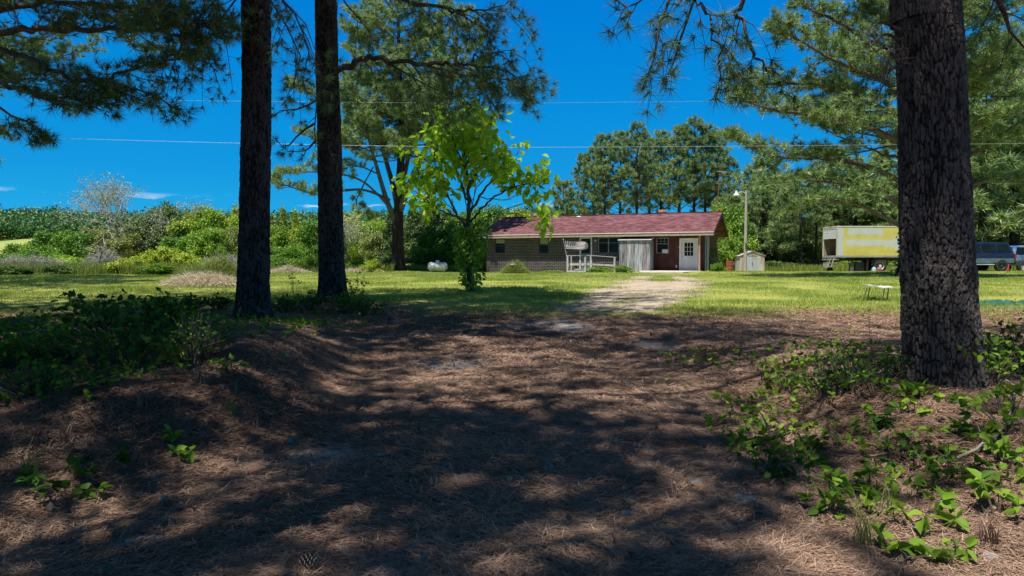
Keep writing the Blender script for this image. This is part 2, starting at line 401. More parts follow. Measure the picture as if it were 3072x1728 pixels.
LM = litmask(GX, GY)
n1, n2 = GX.shape
i = np.arange(n1-1)[:, None]*n2; j = np.arange(n2-1)[None, :]
gq = np.stack([i+j, i+j+1, i+n2+j+1, i+n2+j], -1).reshape(-1, 4)
m, n = newmat('ground_soil')
la = n('ShaderNodeAttribute', attribute_name='rnd'); ga = n('ShaderNodeAttribute', attribute_name='stone')
tc = n('ShaderNodeTexCoord')
nA = n('ShaderNodeTexNoise', {0: (tc, 3), 'Scale': 1.1, 'Detail': 8., 'Roughness': .65})
nB = n('ShaderNodeTexNoise', {0: (tc, 3), 'Scale': 22., 'Detail': 8., 'Roughness': .75})
mpx = n('ShaderNodeMapping', {0: (tc, 3), 3: (60, 14, 20), 2: (0, 0, .5)}); nC = n('ShaderNodeTexNoise', {0: mpx, 'Scale': 1., 'Detail': 5.})
mpy = n('ShaderNodeMapping', {0: (tc, 3), 3: (14, 60, 20), 2: (0, 0, .3)}); nD = n('ShaderNodeTexNoise', {0: mpy, 'Scale': 1., 'Detail': 5.})
nE = n('ShaderNodeMixRGB', {0: .5, 1: nC, 2: nD})
litc = ramp(n, nE, [(.33, (.055, .028, .018)), (.48, (.20, .10, .068)), (.62, (.46, .26, .18))])
grc = ramp(n, nB, [(.3, (.15, .19, .04)), (.5, (.31, .34, .085)), (.7, (.50, .46, .20))])
big = ramp(n, nA, [(.35, (.75, .85, .6)), (.65, (1.15, 1.05, 1.0))])
grc2 = n('ShaderNodeMixRGB', {0: 1., 1: grc, 2: big}, blend_type='MULTIPLY')
grv = ramp(n, nB, [(.3, (.16, .14, .13)), (.6, (.42, .38, .35))])
def softmask(att, nz, gain=3.):
    a = n('ShaderNodeMath', {0: (nz, 0)}, operation='SUBTRACT'); a.inputs[1].default_value = .5
    b = n('ShaderNodeMath', {0: a, 2: (att, 2)}, operation='MULTIPLY_ADD'); b.inputs[1].default_value = 1.6
    return n('ShaderNodeMapRange', {0: b, 1: .5-.5/gain, 2: .5+.5/gain})
m1 = softmask(la, nB, 3); mA = n('ShaderNodeMixRGB', {0: m1, 1: grc2, 2: litc})
m2 = softmask(ga, nB, 2.5); mB = n('ShaderNodeMixRGB', {0: m2, 1: mA, 2: grv})
bp = n('ShaderNodeBump', {'Strength': .7, 'Distance': .03, 'Height': nE}); bq = n('ShaderNodeBump', {'Strength': .5, 'Distance': .04, 'Height': nB, 'Normal': bp})
pr = n('ShaderNodeBsdfPrincipled', {'Base Color': mB, 'Roughness': .95, 'Specular IOR Level': .1, 'Normal': bq}); n('ShaderNodeOutputMaterial', {0: pr})
ground = mesh_np('ground', np.stack([GX, GY, GZ], -1).reshape(-1, 3), gq, m, rnd=LM.ravel(), smooth=True)
st = np.clip(fbm(GX*.9+5, GY*.7, 44, 3)*1.6-.12, 0, 1)*(abs(drive_d(GX, GY)) < 1.3)*(GY > 1)*(GY < 17)
for (sx, sy, sr, sa) in ((-1.25, 4.6, .42, .75), (-.95, 6.2, .45, .5), (1.15, 3.4, .12, .8), (1.3, 8.7, .3, .5), (-.7, 8.4, .35, .5), (.35, 5.7, .3, .6), (.9, 12.0, .5, .6), (-2.1, 3.0, .2, .5)):
    st = st+sa*np.exp(-((GX-sx)**2/(sr*sr*1.6)+(GY-sy)**2/(sr*sr)))
a = ground.data.attributes.new('stone', 'FLOAT', 'POINT'); a.data.foreach_set('value', np.clip(st, 0, 1).astype(np.float32).ravel())
tag(ground, kind='structure')
# drive: gravel sheet on the ground
dy = np.linspace(12.2, 36.6, 260); du = np.linspace(-1.25, 1.25, 60)
DYY, DU = np.meshgrid(dy, du, indexing='ij')
cc = np.interp(DYY, [2, 8, 14, 18, 22, 26, 31, 36.5], [-.2, .1, 1.7, 3.1, 4.5, 5.7, 6.9, 7.9]); ww = np.interp(DYY, [2, 8, 14, 18, 22, 26, 31, 36.5], [1.3, 1.4, 1.6, 2.0, 2.4, 2.5, 2.3, 1.6])
DX = cc+DU*ww; DZ = G(DX, DYY)+.006
m, n = newmat('drive_gravel'); la = n('ShaderNodeAttribute', attribute_name='rnd'); tc = n('ShaderNodeTexCoord')
nB = n('ShaderNodeTexNoise', {0: (tc, 3), 'Scale': 9., 'Detail': 9., 'Roughness': .75}); nA = n('ShaderNodeTexNoise', {0: (tc, 3), 'Scale': 1.4, 'Detail': 5.})
gc = ramp(n, nB, [(.3, (.24, .19, .145)), (.5, (.42, .345, .27)), (.72, (.58, .50, .41))]); gb = ramp(n, nA, [(.35, (.82, .8, .72)), (.65, (1.1, 1.08, 1.05))])
gm = n('ShaderNodeMixRGB', {0: 1., 1: gc, 2: gb}, blend_type='MULTIPLY')
b0 = n('ShaderNodeMath', {0: nB}, operation='SUBTRACT'); b0.inputs[1].default_value = .5
b1 = n('ShaderNodeMath', {0: b0, 2: (la, 2)}, operation='MULTIPLY_ADD'); b1.inputs[1].default_value = 1.5
mk = n('ShaderNodeMapRange', {0: b1, 1: .35, 2: .6}); bp = n('ShaderNodeBump', {'Strength': .6, 'Distance': .03, 'Height': nB})
pr = n('ShaderNodeBsdfPrincipled', {'Base Color': gm, 'Roughness': .95, 'Specular IOR Level': .1, 'Normal': bp})
tr = n('ShaderNodeBsdfTransparent'); mx = n('ShaderNodeMixShader', {0: mk, 1: tr, 2: pr}); n('ShaderNodeOutputMaterial', {0: mx})
e = 1-ss(.35, 1.15, abs(DU)+.45*fbm(DX*.8, DYY*.8, 61, 3)); e = e*ss(13, 17, DYY)
med = np.exp(-(DU/.28)**2)*ss(27, 30, DYY)+.55*np.exp(-(DU/.3)**2)*ss(15, 17, DYY)*(1-ss(18, 22, DYY)); e = np.clip(e-1.0*med, 0, 1)
k1, k2 = DX.shape; i = np.arange(k1-1)[:, None]*k2; j = np.arange(k2-1)[None, :]
dq = np.stack([i+j, i+j+1, i+k2+j+1, i+k2+j], -1).reshape(-1, 4)
drv = mesh_np('driveway', np.stack([DX, DYY, DZ], -1).reshape(-1, 3), dq[:, ::-1], m, rnd=e.ravel(), smooth=True); tag(drv, kind='structure')

# ================================================================== HOUSE
TH = math.atan2(-6.8, 15.6); uu = Vector((math.cos(TH), math.sin(TH))); vv = Vector((-math.sin(TH), math.cos(TH)))
HA = Vector((-2.6, 50.8)); HZ0 = .40
def HX(px, yl):
    k = at(px, 780, 1.).x; qx = HA.x+yl*vv.x; qy = HA.y+yl*vv.y
    return (k*qy-qx)/(uu.x-k*uu.y)
def HZ(py, px, yl):
    x = HX(px, yl); Y = HA.y+x*uu.y+yl*vv.y
    return at(px, py, Y).z-HZ0
def HW(x, y): return HA.x+x*uu.x+y*vv.x, HA.y+x*uu.y+y*vv.y
house = thing('ranch_house', 'long low ranch house with dull red roof, dark brick and a white door', 'house', (HA.x, HA.y, HZ0), TH)
# brick
m, n = newmat('brick'); tc = n('ShaderNodeTexCoord'); sp = n('ShaderNodeSeparateXYZ', {0: (tc, 3)})
sx = n('ShaderNodeMath', {0: (sp, 0), 1: (sp, 1)}, operation='ADD'); cb = n('ShaderNodeCombineXYZ', {0: sx, 1: (sp, 2)})
br = n('ShaderNodeTexBrick', {0: cb, 'Scale': 1., 'Mortar Size': .016, 'Brick Width': .30, 'Row Height': .11, 'Color1': (.014, .011, .012, 1), 'Color2': (.045, .034, .037, 1), 'Mortar': (.20, .185, .185, 1), 'Bias': 0., 'Mortar Smooth': .2})
nz = n('ShaderNodeTexNoise', {0: (tc, 3), 'Scale': 1.5, 'Detail': 5.}); rr_ = ramp(n, nz, [(.3, (.75, .7, .7)), (.7, (1.2, 1.15, 1.1))])
mm = n('ShaderNodeMixRGB', {0: 1., 1: br, 2: rr_}, blend_type='MULTIPLY'); bp = n('ShaderNodeBump', {'Strength': .5, 'Distance': .01, 'Height': (br, 1)}); bp.invert = True
p = n('ShaderNodeBsdfPrincipled', {'Base Color': mm, 'Roughness': .9, 'Normal': bp}); n('ShaderNodeOutputMaterial', {0: p}); M_brick = m
# shingles
m, n = newmat('shingles'); tc = n('ShaderNodeTexCoord'); sp = n('ShaderNodeSeparateXYZ', {0: (tc, 3)}); cb = n('ShaderNodeCombineXYZ', {0: (sp, 0), 1: (sp, 1)})
wp = n('ShaderNodeTexNoise', {0: cb, 'Scale': 2.5, 'Detail': 3.}); wv = n('ShaderNodeVectorMath', {0: wp}, operation='SCALE'); wv.inputs['Scale'].default_value = .07
ad = n('ShaderNodeVectorMath', {0: cb, 1: wv}, operation='ADD')
br = n('ShaderNodeTexBrick', {0: ad, 'Scale': 1., 'Mortar Size': .012, 'Brick Width': .33, 'Row Height': .14, 'Color1': (.095, .034, .039, 1), 'Color2': (.23, .11, .118, 1), 'Mortar': (.12, .035, .04, 1), 'Mortar Smooth': .5})
nz = n('ShaderNodeTexNoise', {0: (tc, 3), 'Scale': 1.2, 'Detail': 6.}); rr_ = ramp(n, nz, [(.3, (.72, .68, .68)), (.7, (1.15, 1.15, 1.15))])
mm = n('ShaderNodeMixRGB', {0: 1., 1: br, 2: rr_}, blend_type='MULTIPLY'); nf = n('ShaderNodeTexNoise', {0: (tc, 3), 'Scale': 30., 'Detail': 3.})
bp = n('ShaderNodeBump', {'Strength': .6, 'Distance': .02, 'Height': nf})
p = n('ShaderNodeBsdfPrincipled', {'Base Color': mm, 'Roughness': .9, 'Normal': bp, 'Specular IOR Level': .2}); n('ShaderNodeOutputMaterial', {0: p}); M_shingle = m
M_redsiding = mat('red_siding', (.055, .013, .011), .75, (.10, .04, .03), 3, (1, 1, .5), .3, lo=.4, hi=.75)
M_fascia = mat('tan_fascia', (.42, .36, .28), .7, (.28, .23, .17), 4, (1, 1, 3))
M_fasciaw = mat('pale_drip_edge', (.75, .66, .6), .5, (.6, .5, .45), 4)
M_white = mat('white_paint', (.78, .78, .76), .5, (.62, .62, .6), 5)
M_trimg = mat('grey_trim', (.33, .34, .33), .6, (.22, .22, .21), 5)
M_glass = mat('window_glass', (.006, .010, .011), .08, (.012, .018, .018), 2, spec=.12)
M_blind = mat('window_blind', (.30, .30, .24), .7, (.22, .22, .18), 3, (1, 1, 12))
M_greysiding = mat('grey_panel', (.16, .17, .19), .6, (.13, .14, .16), 4, (1, 1, 8))
M_wood = mat('weathered_wood', (.30, .275, .26), .9, (.62, .60, .58), 2.2, (9, 9, .8), .6, lo=.36, hi=.66, bscale=6)
M_woodk = mat('grey_barn_wood', (.07, .07, .078), .9, (.40, .40, .43), 2.6, (9, 9, .55), .7, lo=.36, hi=.64, bscale=6)
M_conc = mat('concrete', (.62, .57, .51), .9, (.46, .41, .36), 1.6, bump=.2)
M_tin = mat('roof_tin', (.75, .74, .76), .45, (.5, .5, .52), 3, metal=.2)
M_rust = mat('rust', (.22, .07, .04), .85, (.38, .16, .10), 5, bump=.3)
M_black = mat('black_rubber', (.018, .018, .019), .8, (.03, .03, .03), 8)
M_dark = mat('dark_metal', (.03, .028, .027), .6, (.06, .055, .05), 6)
def wall_holes(mb, x0, x1, z0, z1, holes, y, t):
    """wall in the xz plane between y and y+t with rectangular openings, reveals included"""
    X = sorted({x0, x1, *[h[0] for h in holes], *[h[1] for h in holes]}); Z = sorted({z0, z1, *[h[2] for h in holes], *[h[3] for h in holes]})
    def solid(a, b):
        if a < 0 or b < 0 or a >= len(X)-1 or b >= len(Z)-1: return False
        cx, cz = (X[a]+X[a+1])/2, (Z[b]+Z[b+1])/2
        return not any(h[0] < cx < h[1] and h[2] < cz < h[3] for h in holes)
    for a in range(len(X)-1):
        for b in range(len(Z)-1):
            if not solid(a, b): continue
            p = [(X[a], Z[b]), (X[a+1], Z[b]), (X[a+1], Z[b+1]), (X[a], Z[b+1])]
            mb.add([(q[0], y, q[1]) for q in p], [(0, 1, 2, 3)]); mb.add([(q[0], y+t, q[1]) for q in p], [(3, 2, 1, 0)])
            for (da, db, e0, e1) in ((-1, 0, 3, 0), (1, 0, 1, 2), (0, -1, 0, 1), (0, 1, 2, 3)):
                if not solid(a+da, b+db):
                    A, B = p[e0], p[e1]; mb.add([(A[0], y, A[1]), (B[0], y, B[1]), (B[0], y+t, B[1]), (A[0], y+t, A[1])], [(0, 1, 2, 3)])
YW, YR = .62, 1.35                    # brick wall line, recessed wall line
EZ = HZ(700, 1800, 0); RZ = HZ(645, 1800, 4.4); XE = 17.0; DEP = 8.8
xBL, xBR = .5, HX(1862, YW); xRR = HX(2112, YR)
def rect(px0, px1, py0, py1, yl):
    pm = (px0+px1)/2; return [HX(px0, yl), HX(px1, yl), HZ(py1, pm, yl), HZ(py0, pm, yl)]
w1 = rect(1485, 1515, 716, 760, YW); w2 = rect(1617, 1645, 712, 760, YW); dr = rect(1739, 1776, 712, 812, YW); pw = rect(1794, 1856, 712, 760, YW)
w3 = rect(1968, 2006, 713, 760, YR); dd = rect(2043, 2089, 719, 812, YR)
wt = EZ-.02
mb = MB(); wall_holes(mb, xBL, xBR, -.5, wt, [w1, w2, [dr[0], dr[1], .22, dr[3]], pw], YW, .2)
mb.box(xBL, xBL+.2, YW+.2, 8.2, -.5, wt); mb.box(xBL+.2, xBR, 8.0, 8.2, -.5, wt); mb.build('brick_wall', M_brick, house)
mb = MB(); wall_holes(mb, xBR+.003, xRR, -.3, wt+.12, [w3, [dd[0], dd[1], .26, dd[3]]], YR, .15)
mb.box(xRR-.15, xRR, YR+.15, 8.2, -.3, wt); mb.box(xBR+.2, xRR-.15, 8.03, 8.18, -.3, wt)
gx = xRR
mb.prism([(0, 0)], 0, 0) if False else None
sl = (RZ-EZ)/4.4
mb.add([(gx-.15, YR, wt), (gx-.15, 8.2, wt), (gx-.15, 4.4, RZ-.2), (gx-.15, YR, EZ+sl*YR-.15), (gx-.002, YR, wt), (gx-.002, 8.2, wt), (gx-.002, 4.4, RZ-.2), (gx-.002, YR, EZ+sl*YR-.15)], [(0, 1, 2, 3), (7, 6, 5, 4), (1, 5, 6, 2)])
mb.build('siding_wall', M_redsiding, house)
mb = MB(); mb.add([(xBL+.1, YW+.1, wt), (xBL+.1, 8.1, wt), (xBL+.1, 4.4, RZ-.25)], [(0, 1, 2)]); mb.build('gable', M_fascia, house)
mb = MB(); mb.box(xBL+.2, xRR-.15, YW+.25, 8.0, -.1, .18); mb.build('floor_slab', M_conc, house)
roof = MB()
for s_ in (0, 1):
    y0, y1 = (0, 4.4) if s_ == 0 else (8.8, 4.4)
    tp = [(0, y0, EZ), (XE, y0, EZ), (XE, y1, RZ), (0, y1, RZ)]; 
    vs = tp+[(a, b, c-.09) for a, b, c in tp]
    roof.add(vs, [(0, 1, 2, 3) if s_ == 0 else (3, 2, 1, 0), (7, 6, 5, 4) if s_ == 0 else (4, 5, 6, 7), (0, 4, 5, 1), (1, 5, 6, 2), (3, 7, 4, 0)])
rf = roof.build('roof', M_shingle, house)
mb = MB(); mb.beam((-.02, 4.4, RZ+.02), (XE+.02, 4.4, RZ+.02), .26, .035); mb.build('ridge_cap', M_shingle, rf)
mb = MB(); mb.box(.0, XE, -.03, -.004, EZ-.05, EZ+.012); mb.build('drip_edge', M_fasciaw, rf)
mb = MB(); mb.box(.02, XE-.02, .0, .035, EZ-.24, EZ-.093); mb.build('fascia', M_fascia, rf)
for s_ in (1, -1):
    yb = 0 if s_ == 1 else 8.8
    for xx in (0.0, XE-.035):
        mb = MB()
        a = [(xx, yb+s_*.04, EZ-.095+.04*sl), (xx, 4.4, RZ-.095), (xx, 4.4, RZ-.27), (xx, yb+s_*.04, EZ-.27+.04*sl)]
        mb.add(a+[(x+.035, y, z) for x, y, z in a], [(0, 1, 2, 3), (7, 6, 5, 4), (0, 4, 5, 1), (2, 6, 7, 3)]); mb.build('barge_board', M_dark, rf)  # dark finish puts the gable's shade into the board colour
mb = MB(); mb.box(.04, XE-.04, .04, YW-.004, EZ-.12, EZ-.10); mb.box(xBR+.3, XE-.04, YW+.004, YR-.004, EZ-.12, EZ-.10); mb.build('soffit', M_fascia, rf)
def vent(px, r):
    x = HX(px, 4.6); mb = MB(); M = Matrix.Translation((x, 4.75, RZ-.1)); mb.lathe([(r*.55, 0), (r*.55, .14), (r, .14), (r*1.05, .22), (r*.8, .32), (r*.3, .38), (.01, .39)], 16, M)
    mb.build('roof_vent', M_rust, rf, smooth=True)
vent(1605, .24); vent(1984, .30)
mb = MB(); x = HX(1737, 4.0); mb.lathe([(.05, -.1), (.05, .42), (.045, .42)], 10, Matrix.Translation((x, 3.9, RZ-.2))); mb.box(x-.2, x+.2, 3.6, 4.05, RZ-.2, RZ-.12) if False else None
mb.build('vent_pipe', M_dark, rf, smooth=True)
mb = MB(); mb.lathe([(.22, 0), (.12, .07), (.055, .1)], 12, Matrix.Translation((x, 3.9, RZ-.16))); mb.build('pipe_flashing', M_tin, rf)
# windows
def window(w, y, panes, fm=M_trimg, fw=.05, blind=0., name='window'):
    x0, x1, z0, z1 = w; t = MB()
    t.box(x0+.003, x0+fw, y+.04, y+.1, z0+.003, z1-.003); t.box(x1-fw, x1-.003, y+.04, y+.1, z0+.003, z1-.003)
    t.box(x0+fw, x1-fw, y+.04, y+.1, z0+.003, z0+fw); t.box(x0+fw, x1-fw, y+.04, y+.1, z1-fw, z1-.003)
    f = t.build(name, fm, house)
    g_ = MB(); g_.box(x0+fw, x1-fw, y+.075, y+.085, z0+fw, z1-fw); g_.build('pane', M_glass, f)
    b = MB()
    for (a, c, e_, h) in panes:
        b.box(x0+fw+(x1-x0-2*fw)*a+.002, x0+fw+(x1-x0-2*fw)*c-.002, y+.05, y+.073, z0+fw+(z1-z0-2*fw)*e_+.002, z0+fw+(z1-z0-2*fw)*h-.002)
    if panes: b.build('glazing_bar', fm, f)
    if blind:
        q = MB(); q.box(x0+fw+.01, x1-fw-.01, y+.066, y+.072, z1-fw-(z1-z0-2*fw)*blind, z1-fw-.01); q.build('blind', M_blind, f)
    return f
window(w1, YW, [(0, 1, .48, .53)], M_dark, blind=.30); window(w2, YW, [(0, 1, .48, .53)], M_dark, blind=.42)
window(pw, YW, [(.47, .52, 0, 1), (0, 1, .66, .69)], M_trimg, .045)
f3 = window(w3, YR, [(0, 1, .60, .65), (.64, .68, .65, 1), (.31, .34, .65, 1), (0, 1, .80, .82)], M_trimg, .06)
M_shade = mat('paper', (.7, .7, .72), .7, (.6, .6, .64), 10)
mb = MB(); q = rect(1986, 2003, 748, 760, YR); mb.box(q[0], q[1], YR+.02, YR+.03, q[2], q[3]); mb.build('paper_notice', M_shade, house)
# screen door
x0, x1, z0, z1 = dr; z0 = .22
t = MB(); t.box(x0+.003, x0+.07, YW-.03, YW+.1, z0, z1-.003); t.box(x1-.07, x1-.003, YW-.03, YW+.1, z0, z1-.003); t.box(x0+.07, x1-.07, YW-.03, YW+.1, z1-.08, z1-.003)
d = t.build('screen_door', M_white, house)
zm = z0+(z1-z0)*.5
t = MB(); t.box(x0+.07, x1-.07, YW+.02, YW+.06, z0+.01, zm-.03)
for q in range(7): t.box(x0+.09, x1-.09, YW+.005, YW+.02, z0+.05+q*.125, z0+.05+q*.125+.09)
t.build('lower_panel', M_greysiding, d)
t = MB(); t.box(x0+.07, x1-.07, YW+.0, YW+.065, zm-.027, zm+.027); t.box(x0+.072, x0+.15, YW+.01, YW+.06, zm+.03, z1-.083); t.box(x1-.15, x1-.072, YW+.01, YW+.06, zm+.03, z1-.083); t.build('mid_rail', M_greysiding, d)
t = MB(); t.box(x0+.15, x1-.15, YW+.03, YW+.045, zm+.03, z1-.085); t.build('pane', M_glass, d)
# white entry door
x0, x1, z0, z1 = dd; z0 = .262
t = MB(); t.box(x0-.11, x0+.012, YR-.05, YR-.003, z0-.02, z1+.1); t.box(x1-.012, x1+.11, YR-.05, YR-.003, z0-.02, z1+.1); t.box(x0+.012, x1-.012, YR-.05, YR-.003, z1-.01, z1+.1)
M_doorw = mat('door_white', (.66, .68, .70), .5, (.56, .58, .60), 2)
d = t.build('door_frame', M_white, house)
W_ = x1-x0; H_ = z1-z0
t = MB(); wall_holes(t, x0+.015, x1-.015, z0, z1-.012, [[x0+W_*.22, x0+W_*.79, z0+H_*.47, z0+H_*.90]], YR+.0, .045)
d = t.build('entry_door', M_doorw, house)
gx0, gx1, gz0, gz1 = x0+W_*.22, x0+W_*.79, z0+H_*.47, z0+H_*.90
t = MB(); t.box(gx0, gx1, YR+.02, YR+.03, gz0, gz1); t.build('pane', M_glass, d)
t = MB()
for q in (1, 2): t.box(gx0+(gx1-gx0)*q/3-.012, gx0+(gx1-gx0)*q/3+.012, YR+.002, YR+.019, gz0, gz1)
for q in (1, 2):
    for e_ in range(3): t.box(gx0+(gx1-gx0)*e_/3+.013, gx0+(gx1-gx0)*(e_+1)/3-.013, YR+.002, YR+.019, gz0+(gz1-gz0)*q/3-.012, gz0+(gz1-gz0)*q/3+.012)
t.build('glazing_bar', M_doorw, d)
t = MB(); t.lathe([(.01, 0), (.028, .01), (.03, .04), (.015, .06)], 10, Matrix.Translation((x0+.09, YR, z0+H_*.44)) @ Matrix.Rotation(rad(90), 4, 'X')); t.build('handle', M_dark, d); t = MB(); t.lathe([(.022, 0), (.022, .02)], 10, Matrix.Translation((x0+.09, YR, z0+H_*.5)) @ Matrix.Rotation(rad(90), 4, 'X')); t.build('lock', M_dark, d)
# outlet, door bell lamp, stain panel
def wallbox(px0, px1, py0, py1, yl, name, m_, th=.03):
    q = rect(px0, px1, py0, py1, yl); t = MB(); t.box(q[0], q[1], yl-th, yl-.002, q[2], q[3]); return t.build(name, m_, house, bevel=.008)
wallbox(2027.5, 2031, 795, 803, YR, 'outlet_box', M_white); wallbox(2035.5, 2038, 740, 743, YR, 'door_bell', M_white); wallbox(1785, 1789, 719.5, 724, YW, 'porch_light', M_white, .12)
# posts at the right end
t = MB(); xq = HX(2098, .3); t.box(xq-.06, xq+.06, .24, .36, .22, EZ-.245); t.build('porch_post', mat('post_brown', (.30, .14, .09), .8, (.45, .28, .2), 2, (5, 5, 1)), house)
t = MB(); xq = HX(2117, .9); t.box(xq-.04, xq+.04, .86, .94, .1, EZ-.12); t.build('blue_post', mat('faded_blue', (.10, .18, .22), .8, (.2, .27, .3), 3), house)
t = MB(); xq = HX(2124, .9); t.box(xq-.07, xq+.07, .84, .98, -.1, EZ-.12); t.build('timber_post', M_woodk, house)
# concrete patio
zp = .24
pt = thing('concrete_patio', None, None, (HA.x, HA.y, HZ0), TH); del_ = None
t = MB(); xa, xb = HX(1930, .0), HX(2100, .0)
t.prism([(0, 0)], 0, 0) if False else None
pl = [(xa+.3, YR-.004), (xRR-.05, YR-.004), (xb+.1, -.3), (HX(2050, -4.2), -4.2), (HX(1922, -4.2), -4.2), (xa-.1, -1.0)]
t.add([(x, y, zp-.22) for x, y in pl]+[(x, y, zp+.02*(y < -1)*0) for x, y in pl], [tuple(range(5, -1, -1))[::-1], tuple(range(6, 12))[::-1]]+[(i, (i+1) % 6, (i+1) % 6+6, i+6) for i in range(6)])
bpy.data.objects.remove(pt)
pt = t.build('patio', M_conc, None); pt.location = (HA.x, HA.y, HZ0); pt.rotation_euler = (0, 0, TH); tag(pt, kind='structure')
# ------------------------------------------------------------------ storage closet of grey boards
yc = -.12; q = rect(1858, 1950, 718, 814, yc)
cl = thing('storage_closet', 'tall weathered grey board closet with pale tin top against the house front', 'storage shed', (*HW((q[0]+q[1])/2, yc+.5), HZ0+.1), TH)
x0, x1 = -(q[1]-q[0])/2, (q[1]-q[0])/2; zt = q[3]-.1; y0 = -.5
rng = random.Random(3)
M_woods = [M_woodk, mat('grey_barn_wood_pale', (.16, .16, .18), .9, (.58, .58, .63), 2.4, (9, 9, .5), .7, lo=.36, hi=.64, bscale=6), mat('grey_barn_wood_brown', (.10, .085, .08), .9, (.36, .33, .32), 2.8, (8, 8, .5), .7, lo=.36, hi=.64, bscale=6)]
nb = 8
for k_ in range(nb):
    a, b = x0+(x1-x0)*k_/nb, x0+(x1-x0)*(k_+1)/nb; t = MB(); t.box(a+.008, b-.008, y0+rng.uniform(-.008, .008), y0+.025, .02+rng.uniform(0, .04), zt-.06); t.build('board', M_woods[(0, 2, 1, 0, 1, 1, 2, 0)[k_]], cl)
t = MB(); t.box(x0, x1, y0+.03, y0+.06, .05, zt-.06); t.box(x0, x0+.03, y0+.06, y0+1.1, .05, zt-.06); t.box(x1-.03, x1, y0+.06, y0+1.1, .05, zt-.06); t.build('side_wall', M_woodk, cl)
t = MB(); t.add([(x0-.1, y0-.10, zt-.03), (x1+.1, y0-.10, zt-.03), (x1+.1, y0+1.1, zt+.14), (x0-.1, y0+1.1, zt+.14), (x0-.1, y0-.10, zt-.06), (x1+.1, y0-.10, zt-.06), (x1+.1, y0+1.1, zt+.11), (x0-.1, y0+1.1, zt+.11)], [(0, 1, 2, 3), (7, 6, 5, 4), (0, 4, 5, 1), (1, 5, 6, 2), (2, 6, 7, 3), (3, 7, 4, 0)]); t.build('tin_roof', M_tin, cl)
t = MB(); t.box(x0, x1, y0-.02, y0-.0095, zt-.32, zt-.20) ; t.build('cross_board', M_woodk, cl) if False else None
# ------------------------------------------------------------------ porch deck with railing
yd = -1.7
xd0, xd1 = HX(1701, yd), HX(1848, yd); gz = -.02
dk = thing('porch_deck', 'weathered grey wooden entrance deck and ramp with open railing below the flag', 'deck', (*HW((xd0+xd1)/2, yd+1), HZ0), TH)
ox = (xd0+xd1)/2; oy = yd+1
def D(px, py, yl): return Vector((HX(px, yl)-ox, yl-oy, HZ(py, px, yl)))
t = MB(); t.box(xd0-ox+.2, HX(1770, yd)-ox, yd-oy+.1, YW-oy-.05, .08, .16)
for a in range(14): pass
dkf = t.build('deck_floor', M_wood, dk)
t = MB(); A_, B_ = D(1758, 808, yd+.1), D(1846, 817, yd+.1); x0, x1 = A_.x, B_.x
t.add([(x0, yd-oy+.1, .16), (x1, yd-oy+.1, -.02), (x1, yd-oy+1.3, -.02), (x0, yd-oy+1.3, .16), (x0, yd-oy+.1, .11), (x1, yd-oy+.1, -.07), (x1, yd-oy+1.3, -.07), (x0, yd-oy+1.3, .11)], [(0, 1, 2, 3), (7, 6, 5, 4), (0, 4, 5, 1), (1, 5, 6, 2), (2, 6, 7, 3), (3, 7, 4, 0)]); t.build('ramp', M_wood, dk)
def post(px, yl, py, w=.1):
    p = D(px, py, yl); t = MB(); t.box(p.x-w/2, p.x+w/2, p.y-w/2, p.y+w/2, -.15, p.z); t.build('post', M_wood, dk)
post(1703, yd, 768, .12); post(1756, yd, 769, .12); post(1844, yd, 773); post(1714, yd+1.4, 769, .08); post(1772, yd+1.4, 768, .08)
def rail(a, b, w=.05, h=.11, nm='rail'): t = MB(); t.beam(a, b, w, h); t.build(nm, M_wood, dk)
o_ = Vector((0, -.075, 0)); up_ = Vector((0, 0, .02))
rail(D(1699, 767.5, yd)+up_, D(1772, 767, yd)+up_, .13, .035); rail(D(1772.3, 767, yd)+up_, D(1849, 773, yd)+up_, .13, .035)
rail(D(1711, 793, yd)+o_, D(1756, 793, yd)+o_, .03, .14); rail(D(1761, 792, yd)+o_, D(1845, 797, yd)+o_, .03, .12)
rail(D(1701, 815, yd)+o_, D(1759, 815, yd)+o_, .03, .15); rail(D(1760, 810, yd)+o_, D(1846, 814.5, yd)+o_, .03, .1)
for px in (1714, 1772):
    for py in (768, 794):
        p = D(px, py, yd+1.4); rail(p+Vector((0, .06, .02)), Vector((p.x, YW-oy-.02, p.z+.02)), .09, .035)
t = MB(); p = D(1722, 812, yd+.5); p2 = D(1767, 812, yd+.5); t.box(p.x, p2.x, p.y, p.y+.8, .17, .33); t.build('covered_step', M_white, dk, bevel=.03)
# ------------------------------------------------------------------ flag
yf = yd-.12
fl = thing('flag', 'faded american flag with dark canton flying on a slim pole from the deck rail', 'flag', (*HW(HX(1700, yf), yf), HZ0+.0), TH)
fx = HX(1700, yf)
def Fp(px, py, dy_=0): return Vector((HX(px, yf)-fx, dy_, HZ(py, px, yf)))
t = MB(); t.tube([Fp(1706, 800), Fp(1702, 776), Fp(1696.5, 752), Fp(1690, 719)], [.016, .016, .013, .011], 8); t.lathe([(.01, -.03), (.03, 0), (.01, .03)], 8, Matrix.Translation(Fp(1690, 718))); t.build('pole', M_tin, fl, smooth=True)
m, n = newmat('flag_cloth'); u_ = n('ShaderNodeAttribute', attribute_name='rnd'); v_ = n('ShaderNodeAttribute', attribute_name='fv')
st_ = n('ShaderNodeMath', {0: (v_, 2)}, operation='MULTIPLY'); st_.inputs[1].default_value = 6.5
fr = n('ShaderNodeMath', {0: st_}, operation='FRACT'); gt = n('ShaderNodeMath', {0: fr}, operation='GREATER_THAN'); gt.inputs[1].default_value = .5
stripe = n('ShaderNodeMixRGB', {0: gt, 1: (.09, .03, .05, 1), 2: (.78, .72, .76, 1)})
inu = n('ShaderNodeMath', {0: (u_, 2)}, operation='LESS_THAN'); inu.inputs[1].default_value = .4
